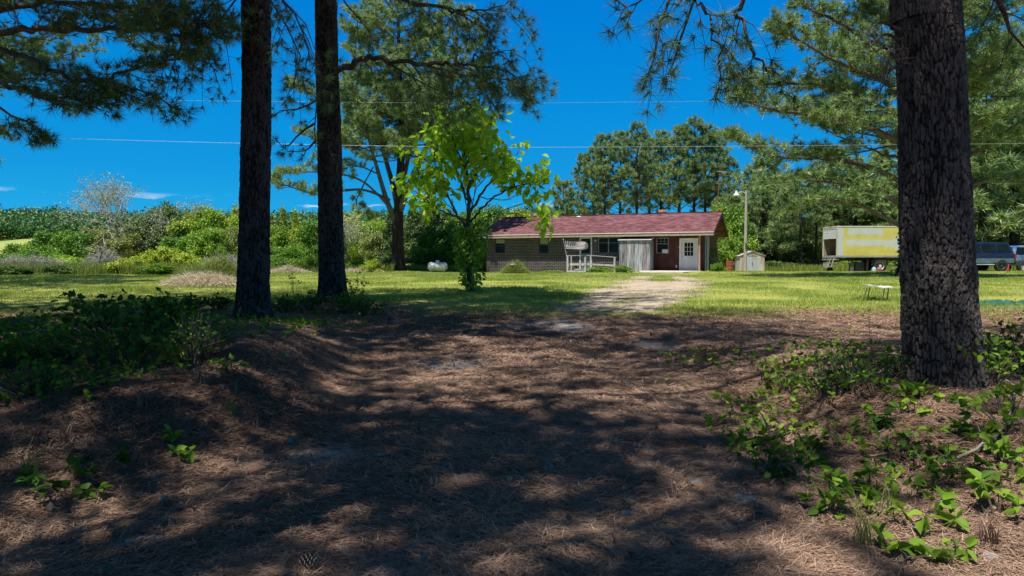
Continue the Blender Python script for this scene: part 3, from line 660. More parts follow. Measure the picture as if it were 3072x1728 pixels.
inv = n('ShaderNodeMath', {0: (v_, 2)}, operation='LESS_THAN'); inv.inputs[1].default_value = 7/13
ca = n('ShaderNodeMath', {0: inu, 1: inv}, operation='MULTIPLY')
def fracdist(src, k_):
    a = n('ShaderNodeMath', {0: src}, operation='MULTIPLY'); a.inputs[1].default_value = k_
    b = n('ShaderNodeMath', {0: a}, operation='FRACT'); c = n('ShaderNodeMath', {0: b}, operation='SUBTRACT'); c.inputs[1].default_value = .5
    return n('ShaderNodeMath', {0: c, 1: c}, operation='MULTIPLY')
sd2 = n('ShaderNodeMath', {0: fracdist((u_, 2), 6/.4), 1: fracdist((v_, 2), 5/(7/13))}, operation='ADD')
star = n('ShaderNodeMath', {0: sd2}, operation='LESS_THAN'); star.inputs[1].default_value = .085
cant = n('ShaderNodeMixRGB', {0: star, 1: (.018, .018, .05, 1), 2: (.75, .72, .78, 1)})
fc = n('ShaderNodeMixRGB', {0: ca, 1: stripe, 2: cant}); d_ = n('ShaderNodeBsdfDiffuse', {0: fc}); tr_ = n('ShaderNodeBsdfTranslucent', {0: fc}); mx = n('ShaderNodeMixShader', {0: .25, 1: d_, 2: tr_}); n('ShaderNodeOutputMaterial', {0: mx})
nu, nv = 60, 28; V = []; U_ = []; Vv = []
top = spline([Fp(1694, 722), Fp(1715, 724.5), Fp(1735, 723.5), Fp(1755, 724.5), Fp(1764, 729)], nu); bot = spline([Fp(1699, 747.5), Fp(1716, 748.5), Fp(1740, 749.5), Fp(1757, 749), Fp(1763.5, 745)], nu)
for a in range(nu):
    for b in range(nv):
        u, v = a/(nu-1), b/(nv-1); p = top[a]*(1-v)+bot[a]*v; p = p+np.array([0, -.05-.12*u*math.sin(u*9+v*2.2), .02*math.sin(u*11+v*3)*math.sin(v*3.14)]); V.append(p); U_.append(u); Vv.append(v)
i = np.arange(nu-1)[:, None]*nv; j = np.arange(nv-1)[None, :]; fq = np.stack([i+j, i+j+1, i+nv+j+1, i+nv+j], -1).reshape(-1, 4)
fo = mesh_np('cloth', np.array(V), fq, m, fl, rnd=np.array(U_), smooth=True); a = fo.data.attributes.new('fv', 'FLOAT', 'POINT'); a.data.foreach_set('value', np.array(Vv, np.float32))

# ------------------------------------------------------------------ antenna mast on the gable
an = thing('antenna_mast', 'thin leaning antenna mast with small aerial rising beside the red roof end', 'antenna', (*HW(17.25, 2.2), .45))
b0 = Vector(an.location); Yd = b0.y
def Q(px, py): return at(px, py, Yd)-b0
t = MB(); t.tube([Vector((0, 0, -.1)), Q(2144, 700), Q(2150, 640), Q(2160, 520)], [.03, .03, .026, .02], 8); t.build('mast', M_rust, an, smooth=True)
t = MB(); a = Q(2151, 514); b = Q(2177, 516); t.tube([a, b], [.012, .012], 6)
for k_ in range(6):
    c = a.lerp(b, k_/5); t.tube([c+Vector((-.04, -.4, -.0)), c+Vector((.04, .4, .0))], [.007, .007], 5)
t.build('aerial', M_tin, an)
# ------------------------------------------------------------------ utility pole
px0 = at(2235, 812, 56); zb = g(px0.x, 56)
up = thing('utility_pole', 'weathered grey utility pole with a yard lamp on its left arm', 'utility pole', (px0.x, 56, zb)); b0 = Vector(up.location)
def Q(px, py, dy_=0): return at(px, py, 56+dy_)-b0
t = MB(); t.tube([Vector((0, 0, -.3)), Q(2237, 700), Q(2239, 572)], [.155, .125, .10], 12); t.build('pole', mat('pole_wood', (.50, .45, .40), .9, (.33, .29, .26), 2, (9, 9, .8), .4), up, smooth=True)
t = MB(); t.tube(spline([Q(2239, 580), Q(2228, 576), Q(2218, 577), Q(2212, 579)], 10), [.03]*10, 8); t.build('lamp_arm', M_tin, up, smooth=True)
t = MB(); M = Matrix.Translation(Q(2209, 580)); t.lathe([(.04, .22), (.09, .2), (.1, .05), (.27, -.16), (.25, -.17), (.05, -.02)], 18, M); t.build('lamp_head', M_white, up, smooth=True)
t = MB(); t.box(-.05, .05, -.19, -.13, 1.9, 2.4); t.build('meter_box', M_dark, up)
# ------------------------------------------------------------------ power lines
def wire(name, label, pts, r, group='power lines'):
    o = MB(); P = spline([at(*p) for p in pts], 60); b = P[0].copy()
    V, Fq = tube_np(P-b, np.full(60, r), 5); w = mesh_np(name, V, Fq, M_cable, None, smooth=True); w.location = tuple(b); tag(w, label, 'cable', group); return w
M_cable = mat('cable', (.55, .55, .55), .4, (.4, .4, .42), 4, metal=.3)
wire('power_line', 'lower pale power line crossing in front of the bright green young tree', [(-900, 405, 30), (0, 412, 30), (700, 429, 30), (1400, 441, 30), (2000, 440, 30), (2700, 434, 30), (3800, 424, 30)], .006)
wire('power_line', 'upper thin power line crossing above the bright green young tree', [(-900, 290, 33), (0, 297, 33), (700, 303, 33), (1400, 309, 33), (2000, 305, 33), (2700, 297, 33), (3800, 285, 33)], .003)
# ------------------------------------------------------------------ rusty barrel
p = at(2188, 813, 54.5); z = g(p.x, 54.5)
t = MB(); prof = [(.0, 0), (.285, 0), (.29, .02)]
for q in range(1, 25):
    h = .88*q/25; rr = .285+(.016 if min(abs(h-.29), abs(h-.59)) < .02 else 0)+(.01 if q > 23 else 0); prof.append((rr, h))
prof += [(.27, .88), (.265, .80), (0.01, .1)]
t.lathe(prof, 28, close=False); ba = t.build('barrel', mat('barrel_red', (.22, .04, .03), .7, (.33, .10, .07), 5, bump=.2), None, smooth=True); ba.location = (p.x, 54.5, z); ba.rotation_euler = (.03, .02, 0)
tag(ba, 'rusty red open steel barrel standing left of the utility pole', 'barrel')
# ------------------------------------------------------------------ little metal shed
M_shed = mat('rusty_sheet', (.50, .50, .50), .6, (.40, .22, .12), 1.1, (3, 3, .5), .2, lo=.46, hi=.66)
M_shedd = mat('blue_grey_sheet', (.42, .48, .58), .5, (.40, .26, .2), 1.2, (2, 2, .6), .2, lo=.5, hi=.7)
pA = at(2205, 808, 60); pB = at(2292, 808, 58.6); z = g(pB.x, 59)
sh = thing('metal_shed', 'small low rusty white metal garden shed with gable roof behind the utility pole', 'shed', ((pA.x+pB.x)/2, 59.3, z), rad(-6))
w = (pB.x-pA.x)/2; hgt = 1.38
t = MB(); nr = 16
for (xa, xb) in ((-w, -.32*w), (.42*w, w)):
    k_ = int((xb-xa)/.1)
    for q in range(k_): a = xa+(xb-xa)*q/k_; b = xa+(xb-xa)*(q+1)/k_; t.box(a, b-.03, -1, -.97, 0, hgt); t.box(b-.03, b, -.985, -.96, 0, hgt)
t.box(-w, -w+.03, -.96, 1, 0, hgt); t.box(w-.03, w, -.96, 1, 0, hgt); t.box(-w+.03, w-.03, .97, 1, 0, hgt)
t.prism([(-w, hgt), (w, hgt), (0, hgt+.38)], -.99, -.96); t.build('wall', M_shed, sh)
t = MB(); t.box(-.32*w+.004, .04*w, -.985, -.96, .03, hgt-.06); t.box(.05*w, .42*w-.004, -.975, -.95, .03, hgt-.06); dd_ = t.build('door', M_shedd, sh)
t = MB(); t.box(.0*w, .03*w, -1.01, -.987, .6, .8); t.build('handle', M_dark, dd_)
t = MB(); 
for s_ in (-1, 1): t.add([(0, -1.06, hgt+.42), (s_*(w+.08), -1.06, hgt+.0), (s_*(w+.08), 1.06, hgt+.0), (0, 1.06, hgt+.42), (0, -1.06, hgt+.385), (s_*(w+.08), -1.06, hgt-.035), (s_*(w+.08), 1.06, hgt-.035), (0, 1.06, hgt+.385)], [(0, 1, 2, 3), (7, 6, 5, 4), (0, 4, 5, 1), (1, 5, 6, 2), (2, 6, 7, 3)])
t.build('roof', M_shed, sh)
# ------------------------------------------------------------------ propane tank
p = at(1313, 817, 52); z = g(p.x, 52)
tk = thing('propane_tank', 'white capsule shaped propane tank lying on short feet at the lawn edge', 'gas tank', (p.x, 52, z), rad(-8)); tk.scale = (.88,)*3
t = MB(); R_ = .38; prof = [(.005, -.86)]+[(R_*math.sin(a), -.60-R_*.75*math.cos(a)) for a in np.linspace(.1, math.pi/2, 8)]+[(R_, 0), (R_+.006, .0), (R_+.006, .05), (R_, .05)]+[(R_*math.cos(a), .60+R_*.75*math.sin(a)) for a in np.linspace(0, math.pi/2-.02, 8)]
t.lathe(prof, 32, Matrix.Translation((0, 0, .5)) @ Matrix.Rotation(rad(90), 4, 'Y')); t.build('tank_body', mat('tank_white', (.80, .79, .77), .4, (.68, .66, .62), 3), tk, smooth=True)
t = MB(); t.lathe([(.16, .84), (.16, .96), (.19, .97), (.15, 1.04), (.03, 1.06)], 18); t.build('valve_dome', M_white, tk, smooth=True)
for s_ in (-.55, .55): t = MB(); t.box(s_-.06, s_+.06, -.22, .22, -.05, .22); t.build('foot', M_conc, tk)
# ------------------------------------------------------------------ bench with white seat board
p = at(2630, 900, 17.4); z = g(p.x, 17.4)
bn = thing('lawn_bench', 'small improvised bench, warped white board on four bent brown metal legs', 'bench', (p.x, 17.4, z)); b0 = Vector(bn.location)
def Q(px, py, dy_=0): return at(px, py, 17.4+dy_)-b0
V = []; nn = 18; M_legb = mat('leg_brown', (.07, .045, .035), .7, (.12, .08, .06), 8)
TT = spline([Q(2594, 855), Q(2610, 859), Q(2635, 863), Q(2655, 864), Q(2671, 863)], nn)
t = MB(); vs = []
for a in range(nn):
    w_ = .17+.02*math.sin(a*1.1)-(.05 if a in (0, nn-1) else 0)
    for (yy, zz) in ((-w_, 0), (w_, .02), (w_, .045), (-w_, .025)): vs.append((TT[a][0], yy, TT[a][2]+zz-.01*math.sin(a*.9)))
fs = [(a*4+b, a*4+(b+1) % 4, (a+1)*4+(b+1) % 4, (a+1)*4+b) for a in range(nn-1) for b in range(4)]+[(3, 2, 1, 0), tuple((nn-1)*4+b for b in range(4))]
t.add(vs, fs); t.build('seat', M_white, bn)
for (a, b, dy_) in ((2603, 2590, -.12), (2611, 2603, .14), (2651, 2648, -.12), (2663, 2661, .14)):
    t = MB(); p1 = Q(a, 862.5, dy_); p2 = Q(b, 898, dy_); t.tube(spline([p1, p1+Vector((-.02 if a < 2620 else .02, 0, -.03)), p2, p2+Vector((0, 0, -.12))], 12), [.012]*12, 8); t.build('leg', M_legb, bn, smooth=True)
# ------------------------------------------------------------------ box truck
p = at(2510, 800, 53); TZ = g(p.x+3, 53.5)
tr_ = thing('box_truck', 'old box truck with faded yellow and white patched cargo body and open rear shutter', 'truck', (p.x, 53, TZ))
zt, zf = at(2510, 678, 53).z-TZ, at(2510, 772, 53).z-TZ; LT, WT = 7.0, 2.42
m, n = newmat('patched_yellow'); tc = n('ShaderNodeTexCoord'); sp = n('ShaderNodeSeparateXYZ', {0: (tc, 3)})
wp = n('ShaderNodeTexNoise', {0: (tc, 3), 'Scale': 2.2, 'Detail': 5.}); 
def band(src, a, b, nzamp=.42):
    w0 = n('ShaderNodeMath', {0: wp}, operation='SUBTRACT'); w0.inputs[1].default_value = .5
    w1_ = n('ShaderNodeMath', {0: w0, 2: src}, operation='MULTIPLY_ADD'); w1_.inputs[1].default_value = nzamp
    x = n('ShaderNodeMath', {0: w1_}, operation='SUBTRACT'); x.inputs[1].default_value = (a+b)/2
    y = n('ShaderNodeMath', {0: x}, operation='ABSOLUTE'); return n('ShaderNodeMapRange', {0: y, 1: (b-a)/2-.05, 2: (b-a)/2+.07, 3: 1., 4: 0.})
def mul(a, b): return n('ShaderNodeMath', {0: a, 1: b}, operation='MULTIPLY')
def mx_(a, b): return n('ShaderNodeMath', {0: a, 1: b}, operation='MAXIMUM')
hh = zt-zf
P1 = mul(band((sp, 2), zf+hh*.72, zf+hh*.93), band((sp, 0), .8, 3.5)); P2 = mul(band((sp, 2), zf+hh*.36, zf+hh*.56), band((sp, 0), .7, 9)); P3 = mul(band((sp, 2), zf+hh*.2, zf+hh*.66, .4), band((sp, 0), 4.5, 9, .8)); P4 = band((sp, 0), -1, .45, .15)
ms = mx_(mx_(P1, P2), mx_(P3, P4)); fad = n('ShaderNodeTexNoise', {0: (tc, 3), 'Scale': 1.1, 'Detail': 6.})
ye = ramp(n, fad, [(.3, (.58, .48, .07)), (.7, (.68, .60, .16))]); gw = ramp(n, fad, [(.3, (.50, .53, .50)), (.7, (.60, .62, .58))])
cc_ = n('ShaderNodeMixRGB', {0: ms, 1: ye, 2: gw}); p_ = n('ShaderNodeBsdfPrincipled', {'Base Color': cc_, 'Roughness': .45}); n('ShaderNodeOutputMaterial', {0: p_}); M_yellow = m
M_tail0 = mat('marker_red', (.35, .03, .02), .3, (.25, .02, .02), 4)
M_inner = mat('truck_interior', (.34, .27, .2), .8, (.24, .18, .14), 3)
t = MB(); t.box(.04, LT, .0, .03, zf+.14, zt-.09); bd = t.build('side_panel', M_yellow, tr_)
t = MB(); t.box(.04, LT, WT-.03, WT, zf+.14, zt-.09); t.build('side_panel', M_yellow, tr_)
t = MB(); t.box(.08, LT-.03, .03, WT-.03, zf+.1, zf+.16); t.box(LT-.03, LT, .03, WT-.03, zf+.16, zt-.09); t.box(.1, LT-.1, .035, .05, zf+.17, zt-.12); t.box(.1, LT-.1, WT-.05, WT-.035, zf+.17, zt-.12); t.build('interior', M_inner, tr_)
t = MB(); t.box(-.02, LT+.02, -.02, WT+.02, zt-.09, zt+.0); t.build('roof_panel', mat('roof_rail_pale', (.66, .63, .56), .5, (.5, .46, .4), 4), tr_, bevel=.02)
t = MB(); t.box(-.02, .04, -.015, .12, zf+.02, zt-.092); t.box(-.02, .04, WT-.12, WT+.015, zf+.02, zt-.092); t.box(-.015, .035, .12, WT-.12, zt-.2, zt-.093); t.build('rear_frame', mat('rear_frame_pale', (.60, .57, .5), .6, (.42, .38, .33), 3), tr_)
t = MB(); t.box(-.02, LT, -.022, -.002, zf+.0, zf+.137); t.box(-.02, LT, WT+.002, WT+.02, zf, zf+.137); t.box(-.018, .05, .0, WT, zf-.02, zf+.1); t.build('lower_rail', mat('rail_alu', (.4, .39, .36), .5, (.28, .26, .24), 3), tr_)
for q in range(5): t = MB(); yy = (.35, 1.0, 1.21, 1.42, 2.07)[q]; t.box(-.035, -.021, yy-.05, yy+.05, zt-.065, zt-.03); t.build('marker_light', M_tail0, tr_)
t = MB()
zs = zf+hh*.60
for q in range(5): a = zs+(zt-.2-zs)*q/5; b = zs+(zt-.2-zs)*(q+1)/5; t.box(.0, .025, .13, WT-.13, a+.006, b-.006)
sdr = t.build('roller_shutter', mat('shutter_white', (.72, .73, .74), .5, (.6, .6, .58), 4), tr_)
t = MB(); t.tube([(-.02, 1.3, zs+.02), (-.03, 1.32, zs-.6), (-.03, 1.28, zs-1.0)], [.015]*3, 6); t.build('pull_strap', M_black, sdr)
t = MB(); t.box(.1, LT+2.2, .75, .87, zf-.28, zf-.025); t.box(.1, LT+2.2, WT-.87, WT-.75, zf-.28, zf-.025)
for q in range(8): t.box(.3+q*.9, .38+q*.9, .1, WT-.1, zf-.1, zf-.03)
t.box(3.0, 3.7, .1, .62, zf-.75, zf-.15) ; t.build('chassis', M_dark, tr_)
t = MB(); t.box(-.3, .1, .1, .8, zf-.45, zf-.41); t.box(-.5, -.1, .15, .7, zf-.75, zf-.71); t.beam((-.15, .15, zf-.05), (-.35, .15, zf-.75), .05, .05); t.beam((-.15, .72, zf-.05), (-.35, .72, zf-.75), .05, .05); t.box(-.1, .2, .1, WT-.1, zf-.22, zf-.1); t.box(-.46, -.2, .9, 1.3, zf-.8, zf-.4); t.build('rear_step', mat('step_metal', (.45, .44, .42), .6, (.2, .19, .18), 6), tr_)
def wheel(parent, x, y, r, w, tm=M_black, rm=None, side=-1):
    M = Matrix.Translation((x, y, r)) @ Matrix.Rotation(rad(90), 4, 'X'); t = MB()
    t.lathe([(r*.58, -w/2), (r*.9, -w/2), (r*.98, -w*.4), (r, -w*.25), (r, w*.25), (r*.98, w*.4), (r*.9, w/2), (r*.58, w/2), (r*.55, 0)], 32, M, close=False)
    tire = t.build('wheel', tm, parent, smooth=True); t = MB(); e_ = w/2*.8*(1 if side < 0 else -1)
    t.lathe([(r*.6, e_), (r*.58, e_*1.05), (r*.5, e_*.5), (r*.3, e_*.35), (r*.2, e_*.8), (.01, e_*.85)], 28, M, close=False); t.build('rim', rm or M_tin, tire, smooth=True)
M_rimw = mat('rim_white', (.72, .72, .74), .5, (.5, .5, .52), 5)
xw = HX(2643, 0)*0+at(2643, 798, 53).x-p.x
wheel(tr_, xw, .17, .49, .27, rm=M_rimw); wheel(tr_, xw, .47, .49, .25, rm=M_rimw); wheel(tr_, xw, WT-.17, .49, .27, rm=M_rimw, side=1)
t = MB(); t.tube([(xw-.62, .18, .55), (xw-.5, .18, .95), (xw, .18, 1.12), (xw+.5, .18, .95), (xw+.62, .18, .55)], [.06]*5, 6); t.build('mudguard', M_dark, tr_)
x2 = at(2604, 798, 53).x-p.x
t = MB(); t.box(x2-.03, x2+.03, .05, .65, .12, zf-.1); t.build('mud_flap', M_black, tr_)
x2 = at(2586, 798, 53).x-p.x
t = MB(); t.box(x2-.35, x2+.35, .3, 1.0, .0, .82); t.build('tool_box', M_dark, tr_, bevel=.03)
x2 = at(2560, 798, 53).x-p.x
t = MB(); t.box(x2-.13, x2+.13, .2, .5, .0, .75); t.build('support_block', mat('block_grey', (.10, .12, .11), .9), tr_)
# cab (mostly behind the near trunk)
t = MB(); prof = [(LT+.25, .6), (LT+.25, 2.35), (LT+.4, 2.45), (LT+1.25, 2.4), (LT+1.75, 1.6), (LT+2.7, 1.45), (LT+2.85, 1.3), (LT+2.85, .6)]
t.prism(prof, .25, WT-.25); cab = t.build('cab', mat('cab_yellow', (.5, .42, .06), .4, (.4, .33, .08), 3), tr_, bevel=.05)
t = MB(); t.prism([(LT+.5, 1.65), (LT+.5, 2.25), (LT+1.2, 2.22), (LT+1.55, 1.65)], .235, .248); t.build('side_window', M_glass, cab)
wheel(tr_, LT+2.0, .3, .49, .27, rm=M_rimw); wheel(tr_, LT+2.0, WT-.3, .49, .27, rm=M_rimw, side=1)
for yy in (.45, WT-.45): t = MB(); t.lathe([(.11, 0), (.11, .03), (.02, .05)], 16, Matrix.Translation((LT+2.86, yy, 1.0)) @ Matrix.Rotation(rad(90), 4, 'Y')); t.build('headlight', M_tin, cab)
# ------------------------------------------------------------------ SUVs
def suv(name, label, x, y, rz, body, lower, S=1.):
    """x forward; rear at -x. side view like the photo"""
    r_ = thing(name, label, 'car', (x, y, g(x, y)), rz, 'parked cars on the right'); L = 5.0; Wd = 1.95
    t = MB(); side = [(-2.5, .62), (-2.53, 1.15), (-2.3, 1.2), (1.05, 1.2), (2.2, 1.12), (2.48, 1.0), (2.5, .62), (2.1, .52), (-2.1, .52)]
    t.prism(side, -Wd/2, Wd/2); b = t.build('body', body, r_, bevel=.05)
    t = MB(); t.box(-2.4, 2.42, -Wd/2-.012, Wd/2+.012, .56, .86); t.build('lower_trim', lower, b, bevel=.03)
    gh = [(-2.42, 1.2), (-2.12, 1.88), (-.5, 1.93), (.55, 1.88), (1.1, 1.2)]; n_ = len(gh); i1, i2 = Wd/2-.03, Wd/2-.2
    vs = [(q[0], -(i1 if q[1] < 1.3 else i2), q[1]) for q in gh]+[(q[0], (i1 if q[1] < 1.3 else i2), q[1]) for q in gh]
    t = MB(); t.add(vs, [tuple(range(n_)), tuple(range(2*n_-1, n_-1, -1))]+[(i, i+n_, (i+1) % n_+n_, (i+1) % n_) for i in range(n_)]); t.build('cabin', body, b, bevel=.04)
    for s_ in (-1, 1):
        for (a0, a1, c0, c1) in ((-2.2, -1.35, -2.0, -1.35), (-1.25, -.35, -1.25, -.35), (-.25, .85, -.25, .42)):
            def yy(z): return s_*(i1+(i2-i1)*(z-1.2)/.68+.012)
            z0_, z1_ = 1.26, 1.78; t = MB(); q = [(a0, yy(z0_), z0_), (a1, yy(z0_), z0_), (c1, yy(z1_), z1_), (c0, yy(z1_), z1_)]
            t.add(q+[(x_, y_-s_*.02, z_) for x_, y_, z_ in q], [(0, 1, 2, 3), (7, 6, 5, 4), (0, 4, 5, 1), (1, 5, 6, 2), (2, 6, 7, 3), (3, 7, 4, 0)]); t.build('window', M_glass, b)
        t = MB(); t.box(-.45, -.25, s_*(Wd/2+.005)-.012, s_*(Wd/2+.005)+.012, 1.0, 1.05); t.build('handle', M_dark, b); t = MB(); t.box(-1.55, -1.35, s_*(Wd/2+.005)-.012, s_*(Wd/2+.005)+.012, 1.0, 1.05); t.build('handle', M_dark, b)
        t = MB(); t.box(-1.0, 1.0, s_*(Wd/2+.1)-.1, s_*(Wd/2+.1)+.1, .45, .50); t.build('running_board', M_tin, r_)
        t = MB(); t.box(-2.545, -2.4, s_*(Wd/2-.08)-.075, s_*(Wd/2-.08)+.09, .88, 1.16); t.build('tail_light', M_tail, b)
        t = MB(); t.box(2.44, 2.52, s_*(Wd/2-.3)-.2, s_*(Wd/2-.3)+.2, .75, .95); t.build('headlight', M_tin, b)
    t = MB(); q = [(-2.52, .75, 1.25), (-2.52, -.75, 1.25), (-2.25, -.66, 1.8), (-2.25, .66, 1.8)]; t.add([(a-.0+.02, b_, c) for a, b_, c in q], [(0, 1, 2, 3)]); 
    t.build('rear_window', M_glass, b)
    t = MB(); t.box(-2.66, -2.5, -Wd/2, Wd/2, .5, .68); t.box(2.5, 2.64, -Wd/2, Wd/2, .5, .68); t.build('bumper', M_dark, r_, bevel=.03)
    for a in (-1.6, 1.6):
        for s_ in (-1, 1): wheel(r_, a, s_*(Wd/2-.1), .40, .27, side=s_, rm=M_dark if name == 'suv' else M_tin)
    return r_
M_tail = mat('tail_red', (.35, .02, .02), .3, (.25, .02, .02), 4)
pR = at(3013, 780, 45).x
M_blue = mat('dark_blue_paint', (.008, .018, .06), .3, (.012, .026, .07), 1.5, spec=.3); M_teal = mat('grey_teal_paint', (.10, .17, .19), .4, (.07, .11, .13), 2)
suv('suv', 'dark blue sport utility vehicle with grey lower doors parked just right of the near trunk', pR-2.45, 45, rad(180), M_blue, M_teal)
M_lblue = mat('light_blue_paint', (.14, .26, .44), .35, (.06, .12, .26), 2.5, lo=.42, hi=.6); 
suv('station_wagon', 'light blue station wagon at the right edge behind the dark blue vehicle', at(3004, 780, 48.5).x+2.5, 48.5, rad(0), M_lblue, M_dark)
# clutter under the truck
def small(name, label, cat, mbf, m_, loc, rz=0): o = mbf.build(name, m_, None, smooth=True); o.location = loc; o.rotation_euler = (0, 0, rz); return tag(o, label, cat)
t = MB(); t.lathe([(.13, 0), (.15, .02), (.15, .3), (.1, .36), (.05, .38), (.05, .42)], 16); pw_ = at(2622, 812, 52.3); small('water_jug', 'pale blue plastic jug on the grass by the truck wheel', 'jug', t, mat('jug_blue', (.35, .5, .6), .4), (pw_.x, 52.3, g(pw_.x, 52.3)))
t = MB(); t.lathe([(.2, 0), (.26, .08), (.24, .2), (.12, .27), (.01, .28)], 14); pw_ = at(2637, 812, 52.2); small('red_bag', 'slumped dark red bag on the grass under the truck wheel', 'bag', t, mat('bag_red', (.25, .03, .05), .8), (pw_.x, 52.2, g(pw_.x, 52.2)))
t = MB(); t.lathe([(.12, 0), (.12, .42), (.09, .5), (.03, .52), (.03, .6)], 14); pw_ = at(3021, 812, 46.8); small('gas_bottle', 'small red and white gas bottle between the two parked vehicles', 'gas bottle', t, mat('bottle_red', (.6, .05, .05), .4), (pw_.x, 46.8, g(pw_.x, 46.8)))
#VEG
# ================================================================== PINES NEAR THE CAMERA
def PX(px, py, Y): return at(px, py, Y)
def near_pine(name, label, x, y, trunk_px, rpx, top, seed, cells, amp, mbark, crown=None, limbs=(), extra=None, group='tall pines round the camera', k=150, n=520, vs=.4, flare=.5, needle=None, rtop=None):
    """trunk_px list of (px,py) for the trunk centre line at depth y, going on up to height top"""
    zb = g(x, y)-.06; base = np.array([x, y, zb]); r = thing(name, label, 'tree', tuple(base), 0, group)
    ax = [np.array([0, 0, -.15])]+[np.array(tuple(PX(a, b, y)))-base for a, b in trunk_px]
    last = ax[-1]; d = (ax[-1]-ax[-3])/np.linalg.norm(ax[-1]-ax[-3]); d = nrm(d*.4+np.array([0, 0, .6])); ax.append(last+d*(top-last[2])*.5); ax.append(last+d*(top-last[2])+np.array([0, 0, 0]))
    H = top
    tr = spline(ax, 200)
    zk = [0]+[a[2] for a in ax[1:-2]]; 
    rad_at = lambda z: np.interp(z, [0, 1.5, ax[-3][2], top*.7, top], [rpx[0], rpx[0]*.93, rpx[1], rpx[1]*.55, .05])
    t_o = trunk('trunk', ax, lambda t: float(rad_at(tr[int(t*199)][2])), mbark, r, cells, k, n, amp, flare, seed, vs)
    vg = Veg(seed)
    for L in limbs:
        pts, r0, kw = L; kw = dict(kw, dens=kw['dens']*(1.25 if y < 6 else 1.2 if x < -9 else 1.6), tufts=kw.get('tufts', 4)+(1 if y < 6 else 2)); pine_branch(vg, loc3([PX(*q) for q in pts], base), r0, **kw)
    if crown: 
        
        fl_ = lambda p, d, L: (p[2]+d[2]*L*.9+base[2]) > CAMZ+.395*(p[1]+d[1]*L+base[1])+.55 or (p[1]+d[1]*L+base[1]) < 0
        f0_ = fl_; fl_ = (lambda p, d, L: f0_(p, d, L) and not (p[1]+d[1]*L+base[1] > 17.6 and p[0]+d[0]*L+base[0] > -6.5)) if y > 10 else (lambda p, d, L: f0_(p, d, L) and not (L > 2 and any(4.0 < p[0]+d[0]*L*q_+base[0]+.238*p[2] < 9.5 and 9.2 < p[1]+d[1]*L*q_+base[1]+.3*p[2] < 15 for q_ in (.6, 1.0)) and vg.r.random() < .8))
        for c in crown: pine_crown(vg, ax[2:], **dict(c, flt=fl_))
    if extra: extra(vg, base, ax)
    vg.wood('branches', M_bark2, r); vg.needles('needles', M_needle, r, **(needle or dict(k=26, L=.21, w=.011)))
    return r
crownN = dict(Lf=lambda t: 3.6*(1-t)**.6+.6, z0=8.0, z1=19.5, step=.7, per=3.4, dens=3.0, sub=1.15, tufts=6, r0=.05, t0=.25)
D1 = dict(dens=2.6, sub=.8, tufts=4, t0=.15)
DR = dict(dens=2.6, sub=1.0, tufts=4, droop=.9, t0=.15)
near_pine('pine_tree', 'dark straight pine trunk, the thicker and left one of the close pair left of centre', -4.93, 13, [(759, 900), (763, 700), (767, 450), (770, 200), (768, 0), (766, -200)], (.295, .245), 20, 5, 26, .026, M_barkd,
    crown=[dict(crownN, z0=7.4, Lf=lambda t: 7.4*(1-t)**.6+.6, per=5, dens=6, tufts=7, sub=1.35)], limbs=[
    ([(765, -90, 13), (660, -20, 12.8), (590, 60, 12.5), (540, 120, 12.2), (520, 200, 12)], .03, DR),
    ([(765, -60, 13), (690, 20, 13.6), (640, 100, 14), (620, 190, 14)], .025, DR),
    ([(770, -120, 13), (840, -20, 12.4), (905, 60, 12), (930, 170, 11.8)], .03, DR),
    ([(770, -60, 13), (850, 60, 13.6), (900, 190, 13.8), (880, 260, 14)], .025, dict(DR, dens=2.0)),
    ([(764, -130, 13), (620, -60, 11.8), (480, 0, 11.2), (430, 50, 11)], .04, dict(D1, droop=.3)),
    ])
def twigs2(vg, base, ax):
    for q in [[(985, 255, 16.4), (962, 270, 16.2), (948, 320, 16.0), (942, 380, 15.9), (948, 430, 15.9)], [(950, 300, 16.1), (900, 325, 16), (850, 330, 16), (828, 345, 16)], [(945, 370, 16), (900, 400, 15.8), (860, 440, 15.8), (830, 420, 15.8)], [(948, 420, 15.9), (920, 450, 15.9), (880, 455, 15.8)]]:
        pine_branch(vg, loc3([PX(*a) for a in q], base), .03, dens=1.6, sub=.5, tufts=2, t0=.2, droop=.3)
